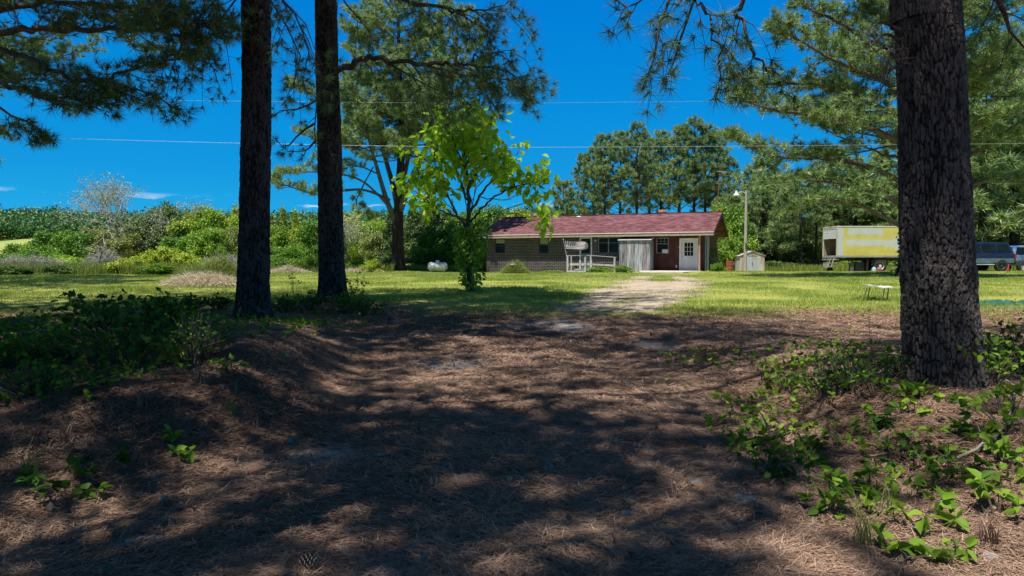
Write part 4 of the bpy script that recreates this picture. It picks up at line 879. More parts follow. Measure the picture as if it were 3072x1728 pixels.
near_pine('pine_tree', 'dark pine trunk with one long crooked limb reaching right, right one of the close pair', -4.31, 16.4, [(998, 860), (992, 700), (990, 500), (985, 300), (981, 200), (978, 0), (975, -200)], (.31, .235), 21, 8, 24, .024, M_barkd,
    crown=[dict(crownN, z0=8.2, Lf=lambda t: 3.7*(1-t)**.8+.5, per=4.4, dens=5.5, tufts=7, sub=1.3)], limbs=[
    ([(1005, 215, 16.4), (1045, 200, 16.2), (1085, 180, 16.0), (1150, 180, 15.8), (1240, 188, 15.5), (1330, 192, 15.3), (1400, 190, 15.2), (1450, 165, 15.0), (1540, 150, 14.8)], .085, dict(dens=4.6, sub=1.35, tufts=6, droop=.8, t0=.25, k=8, n=34)),
    ([(1240, 188, 15.5), (1330, 215, 15.4), (1420, 235, 15.2), (1520, 240, 15.0), (1580, 225, 14.9)], .035, dict(dens=4.2, sub=1.0, tufts=6, droop=.6, t0=.1)),
    ([(1150, 180, 15.8), (1230, 225, 16.2), (1320, 270, 16.4), (1400, 285, 16.5)], .03, dict(dens=3.8, sub=1.0, tufts=5, droop=.7, t0=.25)),
    ([(1400, 190, 15.2), (1460, 200, 14.8), (1530, 215, 14.5), (1570, 260, 14.4)], .03, dict(dens=4.2, sub=.8, tufts=5, droop=.6, t0=.1)),
    ([(980, -120, 16.4), (1100, -40, 16), (1250, 5, 15.6), (1350, 22, 15.3), (1440, 30, 15.1), (1540, 5, 14.9)], .07, dict(dens=3.6, sub=1.2, tufts=5, droop=.7, t0=.25, k=7, n=26)),
    ([(1350, 22, 15.3), (1410, 60, 15.0), (1470, 100, 14.9)], .025, dict(dens=3.2, sub=.7, tufts=4, droop=.8, t0=.1)),
    ([(980, -100, 16.4), (1030, 0, 16.8), (1080, 60, 17), (1120, 120, 17)], .03, dict(DR, dens=1.8)),
    ], extra=twigs2, vs=.5)
def twigsR(vg, base, ax):
    r = vg.r
    for (a, b, c, d_) in ((2700, 150, 2640, 200), (2695, 165, 2650, 260), (2700, 120, 2600, 150), (2690, 180, 2610, 170), (2700, 90, 2580, 110), (2700, 200, 2630, 300)):
        P0 = PX(a, b, 5.5); P1 = PX(c, d_, 5.1); M_ = (P0+P1)/2+Vector((0, 0, .08)); pts = loc3([P0, M_, P1], base); C = spline(pts, 10); vg.tube(C, np.linspace(.012, .004, 10), 5)
        for q in range(9):
            i = 2+int(r.random()*7); e = C[i]+nrm(C[-1]-C[0]+r.normal(size=3)*.7)*(.12+.2*r.random()); vg.tube(np.array([C[i], (C[i]+e)/2+r.normal(size=3)*.015, e]), [.004, .003, .002], 3)
near_pine('pine_tree', 'huge rough grey barked pine trunk in the right foreground', 3.53, 5.56, [(2828, 1100), (2817, 900), (2805, 600), (2795, 300), (2780, 0), (2765, -250)], (.268, .224), 21, 12, 50, .019, M_bark,
    crown=[dict(crownN, z0=6.0, z1=20, Lf=lambda t: 8.4*(1-t)**.55+.7, per=5, dens=6, tufts=7, sub=1.45)], limbs=[
    ([(2775, -330, 5.5), (2600, -300, 6.0), (2420, -190, 6.6), (2270, -60, 7.0), (2210, 20, 7.2), (2230, 90, 7.3), (2290, 190, 7.3), (2320, 215, 7.3)], .05, dict(dens=4.4, sub=.55, tufts=4, droop=.9, t0=.45, twigr=.005, n=30)),
    ([(2420, -190, 6.6), (2200, -120, 7.0), (2090, -20, 7.2), (2120, 40, 7.2), (2150, 130, 7.2), (2165, 240, 7.3)], .03, dict(dens=4.2, sub=.5, tufts=3, droop=.9, t0=.3, twigr=.005, n=26)),
    ([(2200, -120, 7.0), (2080, -60, 7.2), (1990, 60, 7.2), (1970, 150, 7.2), (1945, 220, 7.2)], .022, dict(dens=4.2, sub=.45, tufts=3, droop=.9, t0=.25, twigr=.005)),
    ([(2090, -20, 7.2), (2060, 60, 7.4), (2030, 150, 7.4), (2010, 215, 7.4)], .016, dict(dens=4.0, sub=.4, tufts=3, droop=.9, t0=.1, twigr=.005)),
    ([(2080, -60, 7.2), (1960, -30, 7.4), (1900, 20, 7.4), (1850, 0, 7.4)], .016, dict(dens=3.8, sub=.4, tufts=3, droop=.8, t0=.1, twigr=.005)),
    ([(2800, -200, 5.5), (2950, -40, 5.9), (3020, 60, 6.2), (3080, 150, 6.4)], .035, dict(dens=2.2, sub=.5, tufts=3, droop=.4, t0=.35, twigr=.005)),
    ([(2810, -100, 5.6), (2900, -20, 6.5), (3000, 10, 7.0)], .03, dict(dens=1.5, sub=.5, tufts=2, droop=.2, t0=.35, twigr=.005)),
    ], extra=twigsR, k=320, n=1500, vs=.26, flare=.22, needle=dict(k=24, L=.19, w=.009))
# left pine, trunk outside the frame, boughs reaching in
near_pine('pine_tree', 'pine whose long dark boughs reach in from the left edge against the sky', -13.5, 14, [(-440, 900), (-445, 600), (-450, 300), (-455, 0), (-460, -200)], (.34, .25), 21, 21, 22, .024, M_bark,
    crown=[dict(crownN, z0=8.2, Lf=lambda t: 5.0*(1-t)**.6+.6)], limbs=[
    ([(-440, 190, 14), (-200, 110, 13.8), (0, 95, 13.5), (130, 85, 13), (330, 88, 12.6), (450, 95, 12.3), (570, 110, 12.1)], .10, dict(dens=5.2, sub=1.15, tufts=6, droop=-.05, t0=.3, k=8, n=34)),
    ([(-440, 270, 14), (-200, 240, 14), (0, 255, 13.5), (120, 285, 13.2), (220, 300, 13), (310, 305, 12.8)], .08, dict(dens=6, sub=.9, tufts=7, droop=.1, t0=.4, k=7, n=26)),
    ([(-100, 110, 13.6), (60, 165, 13.6), (130, 200, 13.4), (230, 240, 13), (320, 235, 12.7), (420, 200, 12.4), (520, 175, 12.2), (590, 165, 12.1)], .06, dict(dens=5.0, sub=.85, tufts=6, droop=.2, t0=.4, k=6, n=30)),
    ([(230, 240, 13), (330, 250, 12.6), (420, 270, 12.4), (520, 320, 12.3)], .03, dict(dens=4.2, sub=.6, tufts=5, droop=.4, t0=.15)),
    ([(-250, 240, 14), (-60, 290, 13.7), (30, 340, 13.5), (90, 375, 13.4), (135, 400, 13.3)], .04, dict(dens=3.8, sub=.6, tufts=5, droop=.6, t0=.4)),
    ([(-300, 100, 14), (0, 30, 13.4), (200, 10, 13), (400, 20, 12.5), (560, 50, 12.2), (640, 90, 12)], .07, dict(dens=5, sub=1.1, tufts=6, droop=.1, t0=.3, n=28)),
    ([(-440, 320, 14), (-250, 270, 14.5), (-60, 230, 14.5), (60, 235, 14.4), (180, 250, 14.2)], .06, dict(dens=6, sub=1.0, tufts=6, t0=.35, n=24)),
    ([(-440, 60, 14), (-200, -40, 13), (0, -60, 12.6), (250, -40, 12)], .07, dict(dens=4, sub=1.2, tufts=6, t0=.3, n=24)),
    ])
# ------------------------------------------------------------------ pines outside the frame that shade the drive
def plain_pine(name, label, x, y, h, seed, group, crown_z, Lm, rt=.3, src=None, needle=None, step=.75, dens=2.1, tufts=5, per=3.2, sub=1.1, mat_=None, lean=(0, 0), kk=5, twigr=.01, t0=.3, up=.12):
    r = thing(name, label, 'tree', (x, y, g(x, y)-.05), 0, group); vg = Veg(seed)
    ax = [np.array([0, 0, -.2]), np.array([lean[0]*.2, lean[1]*.2, h*.3]), np.array([lean[0]*.6, lean[1]*.6, h*.65]), np.array([lean[0], lean[1], h])]
    C = spline(ax, 40); V, Fq = tube_np(C, np.interp(C[:, 2], [-.2, .4, h*.5, h], [rt*1.35, rt, rt*.62, .03]), 16)
    mesh_np('trunk', V, Fq, M_bark, r, rnd=np.full(len(V), .45), smooth=True)
    pine_crown(vg, ax, Lf=(lambda t: Lm*(1-t)**.55+.35) if not callable(Lm) else Lm, z0=crown_z, z1=h-.2, step=step, per=per, dens=dens, sub=sub, tufts=tufts, r0=rt*.16, t0=t0, twigr=twigr, up=up)
    vg.wood('branches', M_bark2, r); vg.D = [d+np.array([0, 0, .7]) for d in vg.D]; vg.needles('needles', mat_ or M_needle, r, **(needle or dict(k=12, L=.22, w=.016)))
    return r
def copy_tree(o, x, y, s, rz, label, zo=0, group=None):
    c = o.copy(); COL.objects.link(c); c.location = (x, y, g(x, y)-.05+zo); c.rotation_euler = (0, 0, rz); c.scale = (s[0], s[0], s[1]) if isinstance(s, tuple) else (s,)*3; c['label'] = label
    if group: c['group'] = group
    for ch in o.children: d = ch.copy(); COL.objects.link(d); d.parent = c
    return c
shp = plain_pine('pine_tree', 'pine standing outside the left edge whose crown shades the drive', -8.6, 3.2, 19, 33, 'pines outside the picture shading the drive', 6.5, 5.0, needle=dict(k=16, L=.26, w=.034), dens=3.2, tufts=6, step=.65, per=4.2)
for a, (x, y, s, rz) in enumerate([(-13.5, 6.5, 1.05, 1.), (-4.8, -1.2, 1.0, 2.2), (-17, -1, 1.1, 3.), (-10.5, -4.5, 1.0, 4.), (-19, 10, 1.05, 5.), (3.5, -2.5, .95, 5.5), (-21.5, 24, 1.0, .5), (10.5, 5.0, .95, 1.7), (-25, 30, 1.1, 3.1), (-6.9, 7.6, 1.0, .2), (7.6, 1.8, .95, 3.7), (-9.3, 11.0, 1.12, 2.6)]):
    copy_tree(shp, x, y, s, rz, ['second pine outside the left edge beyond the bank', 'pine standing just behind the viewer left of the drive', 'pine far left behind the viewer', 'pine left of the drive behind the viewer', 'pine far outside the left edge by the field', 'pine standing behind the viewer right of the drive', 'pine outside the left edge beside the lawn', 'pine outside the right edge beyond the near trunk', 'far pine outside the left edge beside the lawn', 'pine just outside the left edge over the bank', 'pine just outside the right edge over the bank', 'pine just outside the left edge level with the thick trunk'][a])

# ================================================================== MIDDLE PINES
FN = dict(k=20, L=.36, w=.042, spread=1.0)
def axis_pine(name, label, x, y, axes, seed, group=None, needle=FN, wood=M_bark2, mat_=None, sub=1.3, tufts=6):
    zb = g(x, y)-.1; base = np.array([x, y, zb]); r = thing(name, label, 'tree', tuple(base), 0, group); vg = Veg(seed); first = True
    for ax in axes:
        P = loc3([PX(*q) for q in ax['pts']], base); C = spline(P, 40); n_ = len(C); rs = np.linspace(ax['r'][0], ax['r'][1], n_)
        if ax.get('flare'): rs = rs*(1+.45*np.exp(-(C[:, 2]-C[0, 2])/.5))
        if first: V, Fq = tube_np(C, rs, 24); w = vn(V[:, 0]*9+V[:, 1]*9, V[:, 2]*2, 4)+.5; mesh_np('trunk', V+0, Fq, M_bark, r, rnd=w*.7, smooth=True); first = False
        else: vg.tube(C, rs, 8)
        if ax.get('L'): 
            L = ax['L']; pine_crown(vg, C, Lf=L if callable(L) else (lambda t, L=L: L*(1-t)**.6+.5), z0=ax['z0'], z1=min(C[-1, 2], C[:, 2].max())-.1, step=ax.get('step', .9)*.85, per=ax.get('per', 3)+.3, dens=ax.get('dens', 2.4)*1.5, sub=sub, tufts=tufts, r0=.06, t0=.3, twigr=.014, up=ax.get('up', .12), flt=ax.get('flt'))
        elif ax.get('dens'): pine_branch(vg, P, ax['r'][0], dens=ax['dens'], sub=ax.get('sub', 1.2), tufts=tufts+1, t0=ax.get('t0', .4), droop=ax.get('droop', .0), twigr=.014, k=6, n=16)
    vg.wood('branches', wood, r); vg.D = [d+np.array([0, 0, .7]) for d in vg.D]; vg.needles('needles', mat_ or M_needle_far, r, **needle); return r
axis_pine('pine_tree', 'big many-forked pine rising behind the bright young tree by the propane tank', -8.66, 52, [
    dict(pts=[(1195, 822, 52), (1194, 720, 52), (1195, 640, 52), (1200, 540, 52), (1205, 400, 52), (1200, 250, 52), (1195, 80, 52), (1195, -150, 52)], r=(.50, .06), L=4.6, z0=9.5, flare=1, step=.8, per=3.3),
    dict(pts=[(1192, 680, 52), (1160, 600, 51.6), (1130, 500, 51), (1105, 410, 50.5), (1085, 300, 50)], r=(.24, .04), L=2.8, z0=8.3),
    dict(pts=[(1195, 640, 52), (1180, 560, 53), (1150, 450, 54), (1130, 320, 54), (1110, 180, 54), (1090, 40, 54)], r=(.24, .04), L=3.2, z0=9.5),
    dict(pts=[(1198, 640, 52), (1225, 560, 51.5), (1260, 480, 51), (1300, 400, 50.5), (1350, 290, 50.5), (1370, 150, 50), (1370, 30, 50)], r=(.26, .04), L=3.2, z0=8.8),
    dict(pts=[(1197, 620, 52), (1215, 520, 53), (1240, 400, 54), (1270, 250, 54), (1280, 90, 54)], r=(.22, .04), L=3.0, z0=10),
    dict(pts=[(1170, 600, 51.8), (1100, 572, 51), (1040, 570, 50.5), (960, 585, 50), (870, 560, 49.5), (825, 545, 49)], r=(.10, .03), dens=5.5, sub=1.5, t0=.35, droop=.0),
    dict(pts=[(1185, 640, 52), (1140, 590, 51), (1080, 540, 50.5), (1000, 520, 50), (900, 515, 50), (850, 520, 49.5)], r=(.10, .03), dens=4.5, sub=1.3, t0=.4),
    dict(pts=[(1120, 480, 51), (1060, 440, 50.5), (990, 430, 50), (900, 400, 49.8)], r=(.08, .03), dens=4.5, sub=1.5, t0=.1),
    dict(pts=[(1105, 330, 50.5), (1030, 300, 50.2), (940, 280, 50), (880, 260, 49.8)], r=(.08, .03), dens=4.5, sub=1.5, t0=.1),
    dict(pts=[(1280, 440, 50.5), (1350, 420, 50), (1430, 400, 50), (1480, 360, 50)], r=(.08, .03), dens=4.5, sub=1.3, t0=.2),
    dict(pts=[(1120, 500, 51), (1070, 600, 50.5), (1090, 640, 50), (1120, 650, 50)], r=(.05, .02), dens=3.5, sub=1.0, t0=.2),
    dict(pts=[(1130, 520, 51), (1080, 500, 50.5), (1000, 490, 50), (960, 480, 49.8)], r=(.06, .03), dens=4.0, sub=1.2, t0=.2),
    ], 41)
axis_pine('pine_tree', 'massive spreading pine behind the near right trunk, ivy round its foot', 20.9, 35, [
    dict(pts=[(2738, 835, 35), (2738, 700, 35), (2742, 500, 35), (2750, 300, 35), (2755, 100, 35), (2760, -120, 35), (2765, -350, 35)], r=(.62, .08), L=5.4, z0=6.0, flare=1, step=.62, per=3.6, dens=2.6, flt=lambda p, d, L: True),
    dict(pts=[(2740, 700, 35), (2650, 650, 34), (2560, 610, 33.5), (2450, 610, 33), (2370, 630, 33)], r=(.12, .03), dens=4.6, sub=1.4, t0=.3),
    dict(pts=[(2740, 640, 35), (2660, 590, 34), (2520, 550, 33.5), (2400, 540, 33.5), (2290, 560, 33)], r=(.13, .03), dens=5.2, sub=1.4, t0=.25),
    dict(pts=[(2740, 560, 35), (2600, 500, 34.5), (2480, 475, 34), (2350, 470, 34), (2250, 440, 34), (2195, 415, 34)], r=(.14, .03), dens=5.2, sub=1.3, t0=.25),
    dict(pts=[(2742, 450, 35), (2620, 390, 34), (2480, 350, 34), (2330, 330, 34), (2220, 300, 34)], r=(.14, .03), dens=6.5, sub=1.7, t0=.25),
    dict(pts=[(2742, 380, 35), (2600, 300, 35), (2480, 260, 35.5), (2340, 250, 35.5), (2240, 260, 35.5)], r=(.12, .03), dens=6.0, sub=1.6, t0=.25),
    dict(pts=[(2745, 300, 35), (2620, 230, 34), (2500, 180, 34), (2400, 120, 34), (2340, 90, 34)], r=(.12, .03), dens=6.0, sub=1.6, t0=.25),
    dict(pts=[(2745, 230, 35), (2620, 130, 36), (2500, 60, 36), (2410, 20, 36)], r=(.12, .03), dens=6.0, sub=1.6, t0=.25),
    dict(pts=[(2745, 300, 35), (2880, 220, 34), (3000, 180, 34), (3100, 160, 34)], r=(.12, .03), dens=4.6, sub=1.6, t0=.3),
    dict(pts=[(2745, 560, 35), (2860, 500, 34.5), (2980, 420, 34.5), (3100, 340, 34.5)], r=(.13, .05), dens=3.4, sub=1.5, t0=.4),
    dict(pts=[(2745, 620, 35), (2860, 570, 34.5), (2990, 540, 34.5), (3120, 560, 34.5)], r=(.13, .05), dens=3.6, sub=1.5, t0=.4),
    ], 43, mat_=M_needle_far)
# pine grove and back rows: four source shapes, then copies
FN2 = dict(k=14, L=.5, w=.075, spread=1.0)
GRP = 'pines behind the house and along the back'
srcs = []
grove = [(1690, 545, 78, 'low pine at the left end of the grove behind the roof'), (1752, 470, 77, 'pine second from the left in the grove behind the roof'), (1815, 418, 75, 'pointed pine third from the left in the grove behind the roof'), (1912, 385, 76, 'broad tall pine near the middle of the grove behind the roof'), (1985, 408, 79, 'slim pine in the gap of the grove behind the roof'), (2085, 366, 75, 'tallest pine of the grove behind the roof'), (2152, 405, 78, 'pine right of the tallest one behind the roof'), (2188, 480, 80, 'low pine at the right end of the grove behind the roof'), (1862, 410, 78, 'narrow pine just left of the broad one in the grove'), (2040, 395, 77, 'narrow pine just left of the tallest one in the grove'), (1950, 430, 80, 'shorter pine right of the broad one in the grove'), (2118, 390, 76, 'narrow pine hugging the right side of the tallest one in the grove'), (1785, 455, 79, 'shorter pine left of the pointed one in the grove')]
for q in range(4):
    px, py, Y, lab = grove[(2, 3, 5, 0)[q]]; p = at(px, py, Y); h = p.z-g(p.x, Y)
    srcs.append((plain_pine('pine_tree', lab, p.x, Y, h, 50+q, GRP, h*.42 if q < 3 else h*.25, (lambda t: 3.5*(1-t)**.7*min(1, .7+1.2*t)+.45) if q < 3 else 2.2, rt=.22, needle=dict(k=16, L=.42, w=.05, spread=.8), step=.6, dens=2.2, tufts=5, per=3.6, sub=.85, mat_=M_needle_far, twigr=.02, t0=.35, up=.55), h, q))
rg = random.Random(5)
def pine_copy(px, py, Y, lab, q=None, wide=1., group=GRP):
    o, h0, _ = srcs[rg.randrange(3) if q is None else q]; p = at(px, py, Y); h = p.z-g(p.x, Y); return copy_tree(o, p.x, Y, (wide*h/h0, h/h0), rg.uniform(0, 6.3), lab, group=group)
for i_, (px, py, Y, lab) in enumerate(grove):
    if i_ not in (2, 3, 5, 0): pine_copy(px, py, Y, lab, wide=1.05)
low = plain_pine('pine_tree', 'full pine with low boughs right of the utility pole', *(lambda p: (p.x, 68))(at(2290, 520, 68)), 10.5, 61, GRP, 2.2, 4.0, rt=.22, needle=FN2, step=.6, dens=2.2, tufts=6, per=3.8, sub=1.3, mat_=M_needle_far, twigr=.02)
srcs.append((low, 10.5, 4))
back = [(2245, 600, 72, 4, 'pine directly behind the yard lamp pole'), (2345, 560, 75, 4, 'pine behind the gap between lamp pole and truck'), (2405, 520, 64, 0, 'dark trunked pine just left of the truck rear'), (2452, 540, 66, 1, 'second dark trunked pine beside the truck rear'), (2500, 480, 72, 4, 'pine above the rear corner of the truck'), (2570, 500, 74, 4, 'pine above the left half of the truck box'), (2640, 460, 76, 2, 'pine above the middle of the truck box'), (2700, 440, 74, 4, 'pine behind the near trunk and truck'),
        (2880, 300, 70, 0, 'pine just right of the near trunk above the blue vehicle'), (2960, 260, 58, 4, 'spreading pine above the blue vehicle roof'), (3060, 200, 60, 4, 'tall pine at the right edge above the pale blue vehicle'), (3010, 420, 78, 4, 'lower pine behind the two parked vehicles'), (3120, 380, 66, 2, 'pine partly cut by the right edge'), (2900, 480, 82, 4, 'far low pine between the near trunk and blue vehicle'), (2180, 600, 66, 4, 'low pine behind the antenna mast')]
for px, py, Y, q, lab in back: pine_copy(px, py, Y, lab, q, wide=1.15 if q == 4 else 1.3)

# ================================================================== CATALPA
x, y = -1.30, 21.0; base = np.array([x, y, g(x, y)-.03]); r = thing('catalpa_tree', 'bright yellow green young broadleaf tree in front of the house, bare twigs on its right', 'tree', tuple(base)); vg = Veg(77)
def cl(pts, r0, r1=.008, n=24, wob=.02):
    P = loc3([PX(a, b, 21+c) for a, b, c in pts], base); C = spline(P, n); C[1:-1] += vg.r.normal(size=(n-2, 3))*wob; vg.tube(C, np.linspace(r0, r1, n), 7); return C
cat = []
T0 = cl([(1410, 874, 0), (1409, 790, 0), (1406, 700, 0), (1407, 630, 0), (1404, 550, 0), (1396, 470, 0), (1402, 380, 0), (1412, 310, 0)], .105, .015, 40); cat.append((T0, .62, 2.6))
for pts, r0, s, dn in [
    ([(1405, 690, 0), (1370, 640, -.3), (1345, 590, -.5), (1315, 520, -.7), (1300, 440, -.8)], .05, .5, 2.2),
    ([(1400, 660, 0), (1330, 635, .3), (1280, 600, .5), (1215, 550, .6)], .035, .55, 2.2),
    ([(1345, 590, -.5), (1290, 560, -.8), (1255, 520, -1), (1260, 470, -1)], .025, .3, 1.8),
    ([(1408, 640, 0), (1440, 590, .4), (1480, 540, .7), (1530, 500, .8), (1555, 455, .9)], .05, .5, 2.2),
    ([(1410, 670, 0), (1450, 620, -.4), (1520, 570, -.8), (1600, 548, -1), (1625, 560, -1)], .04, .5, 2.4),
    ([(1408, 700, 0), (1470, 692, .3), (1540, 680, .3), (1600, 662, .4), (1665, 650, .4)], .035, .82, 2.0),
    ([(1404, 570, 0), (1438, 500, .5), (1452, 420, .8), (1440, 340, .9)], .04, .35, 2.6),
    ([(1403, 600, 0), (1370, 520, .4), (1352, 430, .7), (1345, 360, .8)], .04, .35, 2.6),
    ([(1400, 520, 0), (1370, 450, -.5), (1350, 400, -.9), (1330, 390, -1)], .03, .3, 2.6),
    ([(1400, 500, 0), (1430, 430, -.5), (1450, 380, -.9)], .03, .3, 2.4),
    ([(1402, 560, 0), (1430, 520, -.7), (1450, 480, -1.1), (1480, 470, -1.3)], .03, .45, 2.0),
    ([(1345, 590, -.5), (1320, 480, 0), (1310, 420, .2), (1330, 400, .3)], .025, .4, 2.2),
    ([(1480, 540, .7), (1500, 470, .4), (1500, 480, .2), (1530, 465, 0)], .025, .4, 1.6)]:
    cat.append((cl(pts, r0), s, dn))
for pts in [[(1408, 710, 0), (1440, 660, .2), (1500, 640, .3), (1560, 640, .2), (1596, 600, .2)], [(1404, 695, 0), (1340, 672, .2), (1290, 668, .3), (1230, 690, .3)], [(1440, 590, .4), (1500, 600, .5), (1560, 585, .6), (1590, 560, .6)], [(1408, 660, 0), (1430, 560, 1), (1470, 480, 1.2)], [(1408, 660, 0), (1425, 580, .6), (1470, 520, .8), (1490, 500, .9)], [(1405, 640, 0), (1385, 560, -.6), (1370, 500, -.9)], [(1430, 700, .2), (1470, 650, -.3), (1540, 620, -.5), (1570, 610, -.5)], [(1370, 640, -.3), (1330, 600, -.2), (1290, 540, -.1)]]:
    C = cl(pts, .018, .004, 18)
    for q in range(7):
        i = 5+int(vg.r.random()*12); e = C[i]+nrm(C[min(i+2, 17)]-C[i-1]+vg.r.normal(size=3)*.06)*(.15+.3*vg.r.random()); vg.tube(np.array([C[i], e]), [.006, .003], 3)
for C, s, dn in cat:
    L = np.linalg.norm(np.diff(C, axis=0), axis=1).sum(); n_ = int(L*(1-s)*dn*10)+6
    for q in range(n_):
        u = (s+(1-s)*vg.r.random())*(len(C)-1); i = min(int(u), len(C)-2); p = C[i]+(C[i+1]-C[i])*(u-i); o = nrm(vg.r.normal(size=3)+np.array([0, 0, .25])); l = .12+.5*vg.r.random()
        e = p+o*l; vg.tube(np.array([p, e]), [.006, .004], 3)
        for w_ in range(2+int(vg.r.random()*3)): vg.tip(e+vg.r.normal(size=3)*.06, nrm(o*.5+vg.r.normal(size=3)*.8))
vg.wood('branches', mat('catalpa_bark', (.05, .04, .03), .9, (.15, .12, .10), 6, bump=.3), r)
vg.leaves('leaves', M_catalpa, r, L=.26, W=.19, k=1, jit=.08, droop=.75, rr=.3)
# vine round its trunk
vg = Veg(78)
for q in range(190):
    h = vg.r.random()**.65; p = np.array([0, 0, h*2.0])+np.array([.02, 0, 0]); a = vg.r.random()*6.28; rr = .1+.30*vg.r.random()*(.6+h*.8); p[0] += math.cos(a)*rr; p[1] += math.sin(a)*rr; vg.tip(p, nrm(np.array([math.cos(a), math.sin(a), .2])))
v_ = thing('climbing_vine', 'leafy green vine climbing the foot of the bright young tree', 'vine', tuple(base)); 
for q in range(5): a = q*1.3; vg.tube(spline([np.array([math.cos(a+z*1.5)*.13, math.sin(a+z*1.5)*.13, z]) for z in np.linspace(0, 1.9, 7)], 20), [.012]*20, 5)
vg.wood('stems', M_twig, v_); vg.leaves('leaves', M_leafA, v_, L=.15, W=.10, k=4, jit=.07, droop=.5)

# ================================================================== BROADLEAF TREES
def broad(name, label, seed, h, rad_, m_, n_leaf, leafL, trunk_h=.25, shape='round', clumps=52, bare=0, loc=None, cat_='tree', group=None, kk=3):
    r = thing(name, label, cat_, loc or (0, 0, 0), 0, group); vg = Veg(seed); R = vg.r; zc = h*(1+trunk_h)/2; rz = h*(1-trunk_h)/2
    vg.tube(spline([[0, 0, -.3], [R.normal()*.1, R.normal()*.1, h*.3], [R.normal()*.2, R.normal()*.2, h*.62], [R.normal()*.3, 0, h*.92]], 14), np.linspace(h*.022, .02, 14), 7)
    for c in range(clumps):
        d = nrm(R.normal(size=3)); u = (.5+.5*R.random()**.4)*(1 if d[2] > -.3 else 1.1)
        p = np.array([d[0]*rad_*u, d[1]*rad_*u, zc+d[2]*rz*u])
        if shape == 'cone': t = (p[2]-h*trunk_h)/(h*(1-trunk_h)+.01); f = max(.08, 1.15*(1-t)); p[0] *= f; p[1] *= f
        p[:2] *= 1+.25*R.normal()
        st = np.array([0, 0, max(.2, p[2]*.45)]); vg.tube(spline([st, (st+p)/2+R.normal(size=3)*.15, p], 5), np.linspace(h*.006, .008, 5), 3)
        cr_ = rad_*(.12+.27*R.random()**1.3); tone = .15+.7*R.random()
        if c % 3 == 0: e = p+nrm(p-st+R.normal(size=3)*.4)*cr_*1.35; vg.tube(np.array([p, e]), [.012, .005], 3)
        for q in range(int(n_leaf/clumps/kk*(.45+2.6*(cr_/rad_)))):
            vg.T = getattr(vg, 'T', []); vg.T.append(tone); o = nrm(R.normal(size=3)); vg.tip(p+o*cr_*R.random()**.4*np.array([1, 1, .75]), nrm(o+np.array([0, 0, -.1])))
    vg.wood('trunk', M_bark2, r); vg.leaves('crown', m_, r, L=leafL*1.15, W=leafL*.85, k=kk, jit=leafL*.8, droop=.3); return r
M_ash = leafmat('leaf_ash', (.22, .26, .14), (.42, .46, .28), .3)
def bare_tree(label, x, Y, h, rad_, seed):
    r = thing('sparse_tree', label, 'tree', (x, Y, g(x, Y)-.1)); vg = Veg(seed); R = vg.r
    def rec(p, d, l, rr, lv):
        q = [p]; dd = d
        for s in range(4): dd = nrm(dd+R.normal(size=3)*.14+np.array([0, 0, .05])); q.append(q[-1]+dd*l/4)
        vg.tube(np.array(q), np.linspace(rr, rr*.62, 5), 6 if lv < 2 else 3)
        if lv >= 5:
            vg.tip(q[-1], dd); return
        for s in range(3 if lv else 5):
            o = perp(dd, R); a = .48+.36*R.random()
            rec(q[-1] if s < 2 else q[2+int(R.random()*2)], nrm(dd*math.cos(a)+o*math.sin(a)+np.array([0, 0, .05])), l*(.72+.1*R.random()), rr*.6, lv+1)
    rec(np.array([0, 0, -.2]), np.array([0, 0, 1.]), h*.36, h*.022, 0)
    vg.wood('branches', (MATS.get('ash_grey_twigs') or mat('ash_grey_twigs', (.46, .45, .39), .9, (.30, .29, .25), 3)), r)
    vg.leaves('leaves', M_ash, r, L=.24, W=.13, k=4, jit=.35); return r
p = at(350, 565, 82); bare_tree('tall sparse grey twigged tree left of the two trunks, its top against the sky', p.x, 82, (p.z-g(p.x, 82))*1.08, 4, 90)
p = at(600, 618, 84); bare_tree('small bare twig top rising above the yellow green tree', p.x, 84, (p.z-g(p.x, 84))*1.0, 2, 92)
p = at(1045, 650, 80); bare_tree('thin bare tree right of the pair of trunks', p.x, 80, (p.z-g(p.x, 80))*1.0, 2, 94)
# source shapes
BT = {}
BT['a'] = (broad('broadleaf_tree', 'dark green round tree, tallest left of the thick trunk', 101, 8, 3.3, M_leafD, 9000, .30, .12), 8, 3.3)
BT['b'] = (broad('broadleaf_tree', 'yellow green leafy tree left of the thick trunk', 102, 8, 3.0, M_leafY, 8000, .30, .08), 8, 3.0)
BT['c'] = (broad('broadleaf_tree', 'bright green rounded tree in the hedgerow', 103, 7, 3.2, M_leafA, 9000, .28, .03), 7, 3.2)
BT['d'] = (broad('cedar_tree', 'dark green cedar behind the big forked pine trunk', 104, 8, 2.6, M_leafD, 11000, .20, .02, 'cone', 60), 8, 2.6)
BT['e'] = (broad('broadleaf_tree', 'olive coloured tree beside the sparse grey tree', 105, 8, 3.3, M_olive, 7000, .28, .1), 8, 3.3)
BT['f'] = (broad('broadleaf_tree', 'bright narrow tree in the hedge', 106, 8, 2.2, M_leafY, 6500, .28, .04, 'cone', 40), 8, 2.2)
BT['g'] = (broad('shrub', 'bright shrub', 107, 3, 1.9, M_leafA, 4500, .2, .0, clumps=26), 3, 1.9)
BT['h'] = (broad('shrub', 'yellow shrub', 108, 3, 1.9, M_leafY, 4500, .2, .0, clumps=26), 3, 1.9)
BT['i'] = (broad('shrub', 'dark shrub', 109, 3, 1.9, M_leafD, 4500, .2, .0, clumps=26), 3, 1.9)
used = set(); TG = 'broadleaf trees along the back of the lawn'
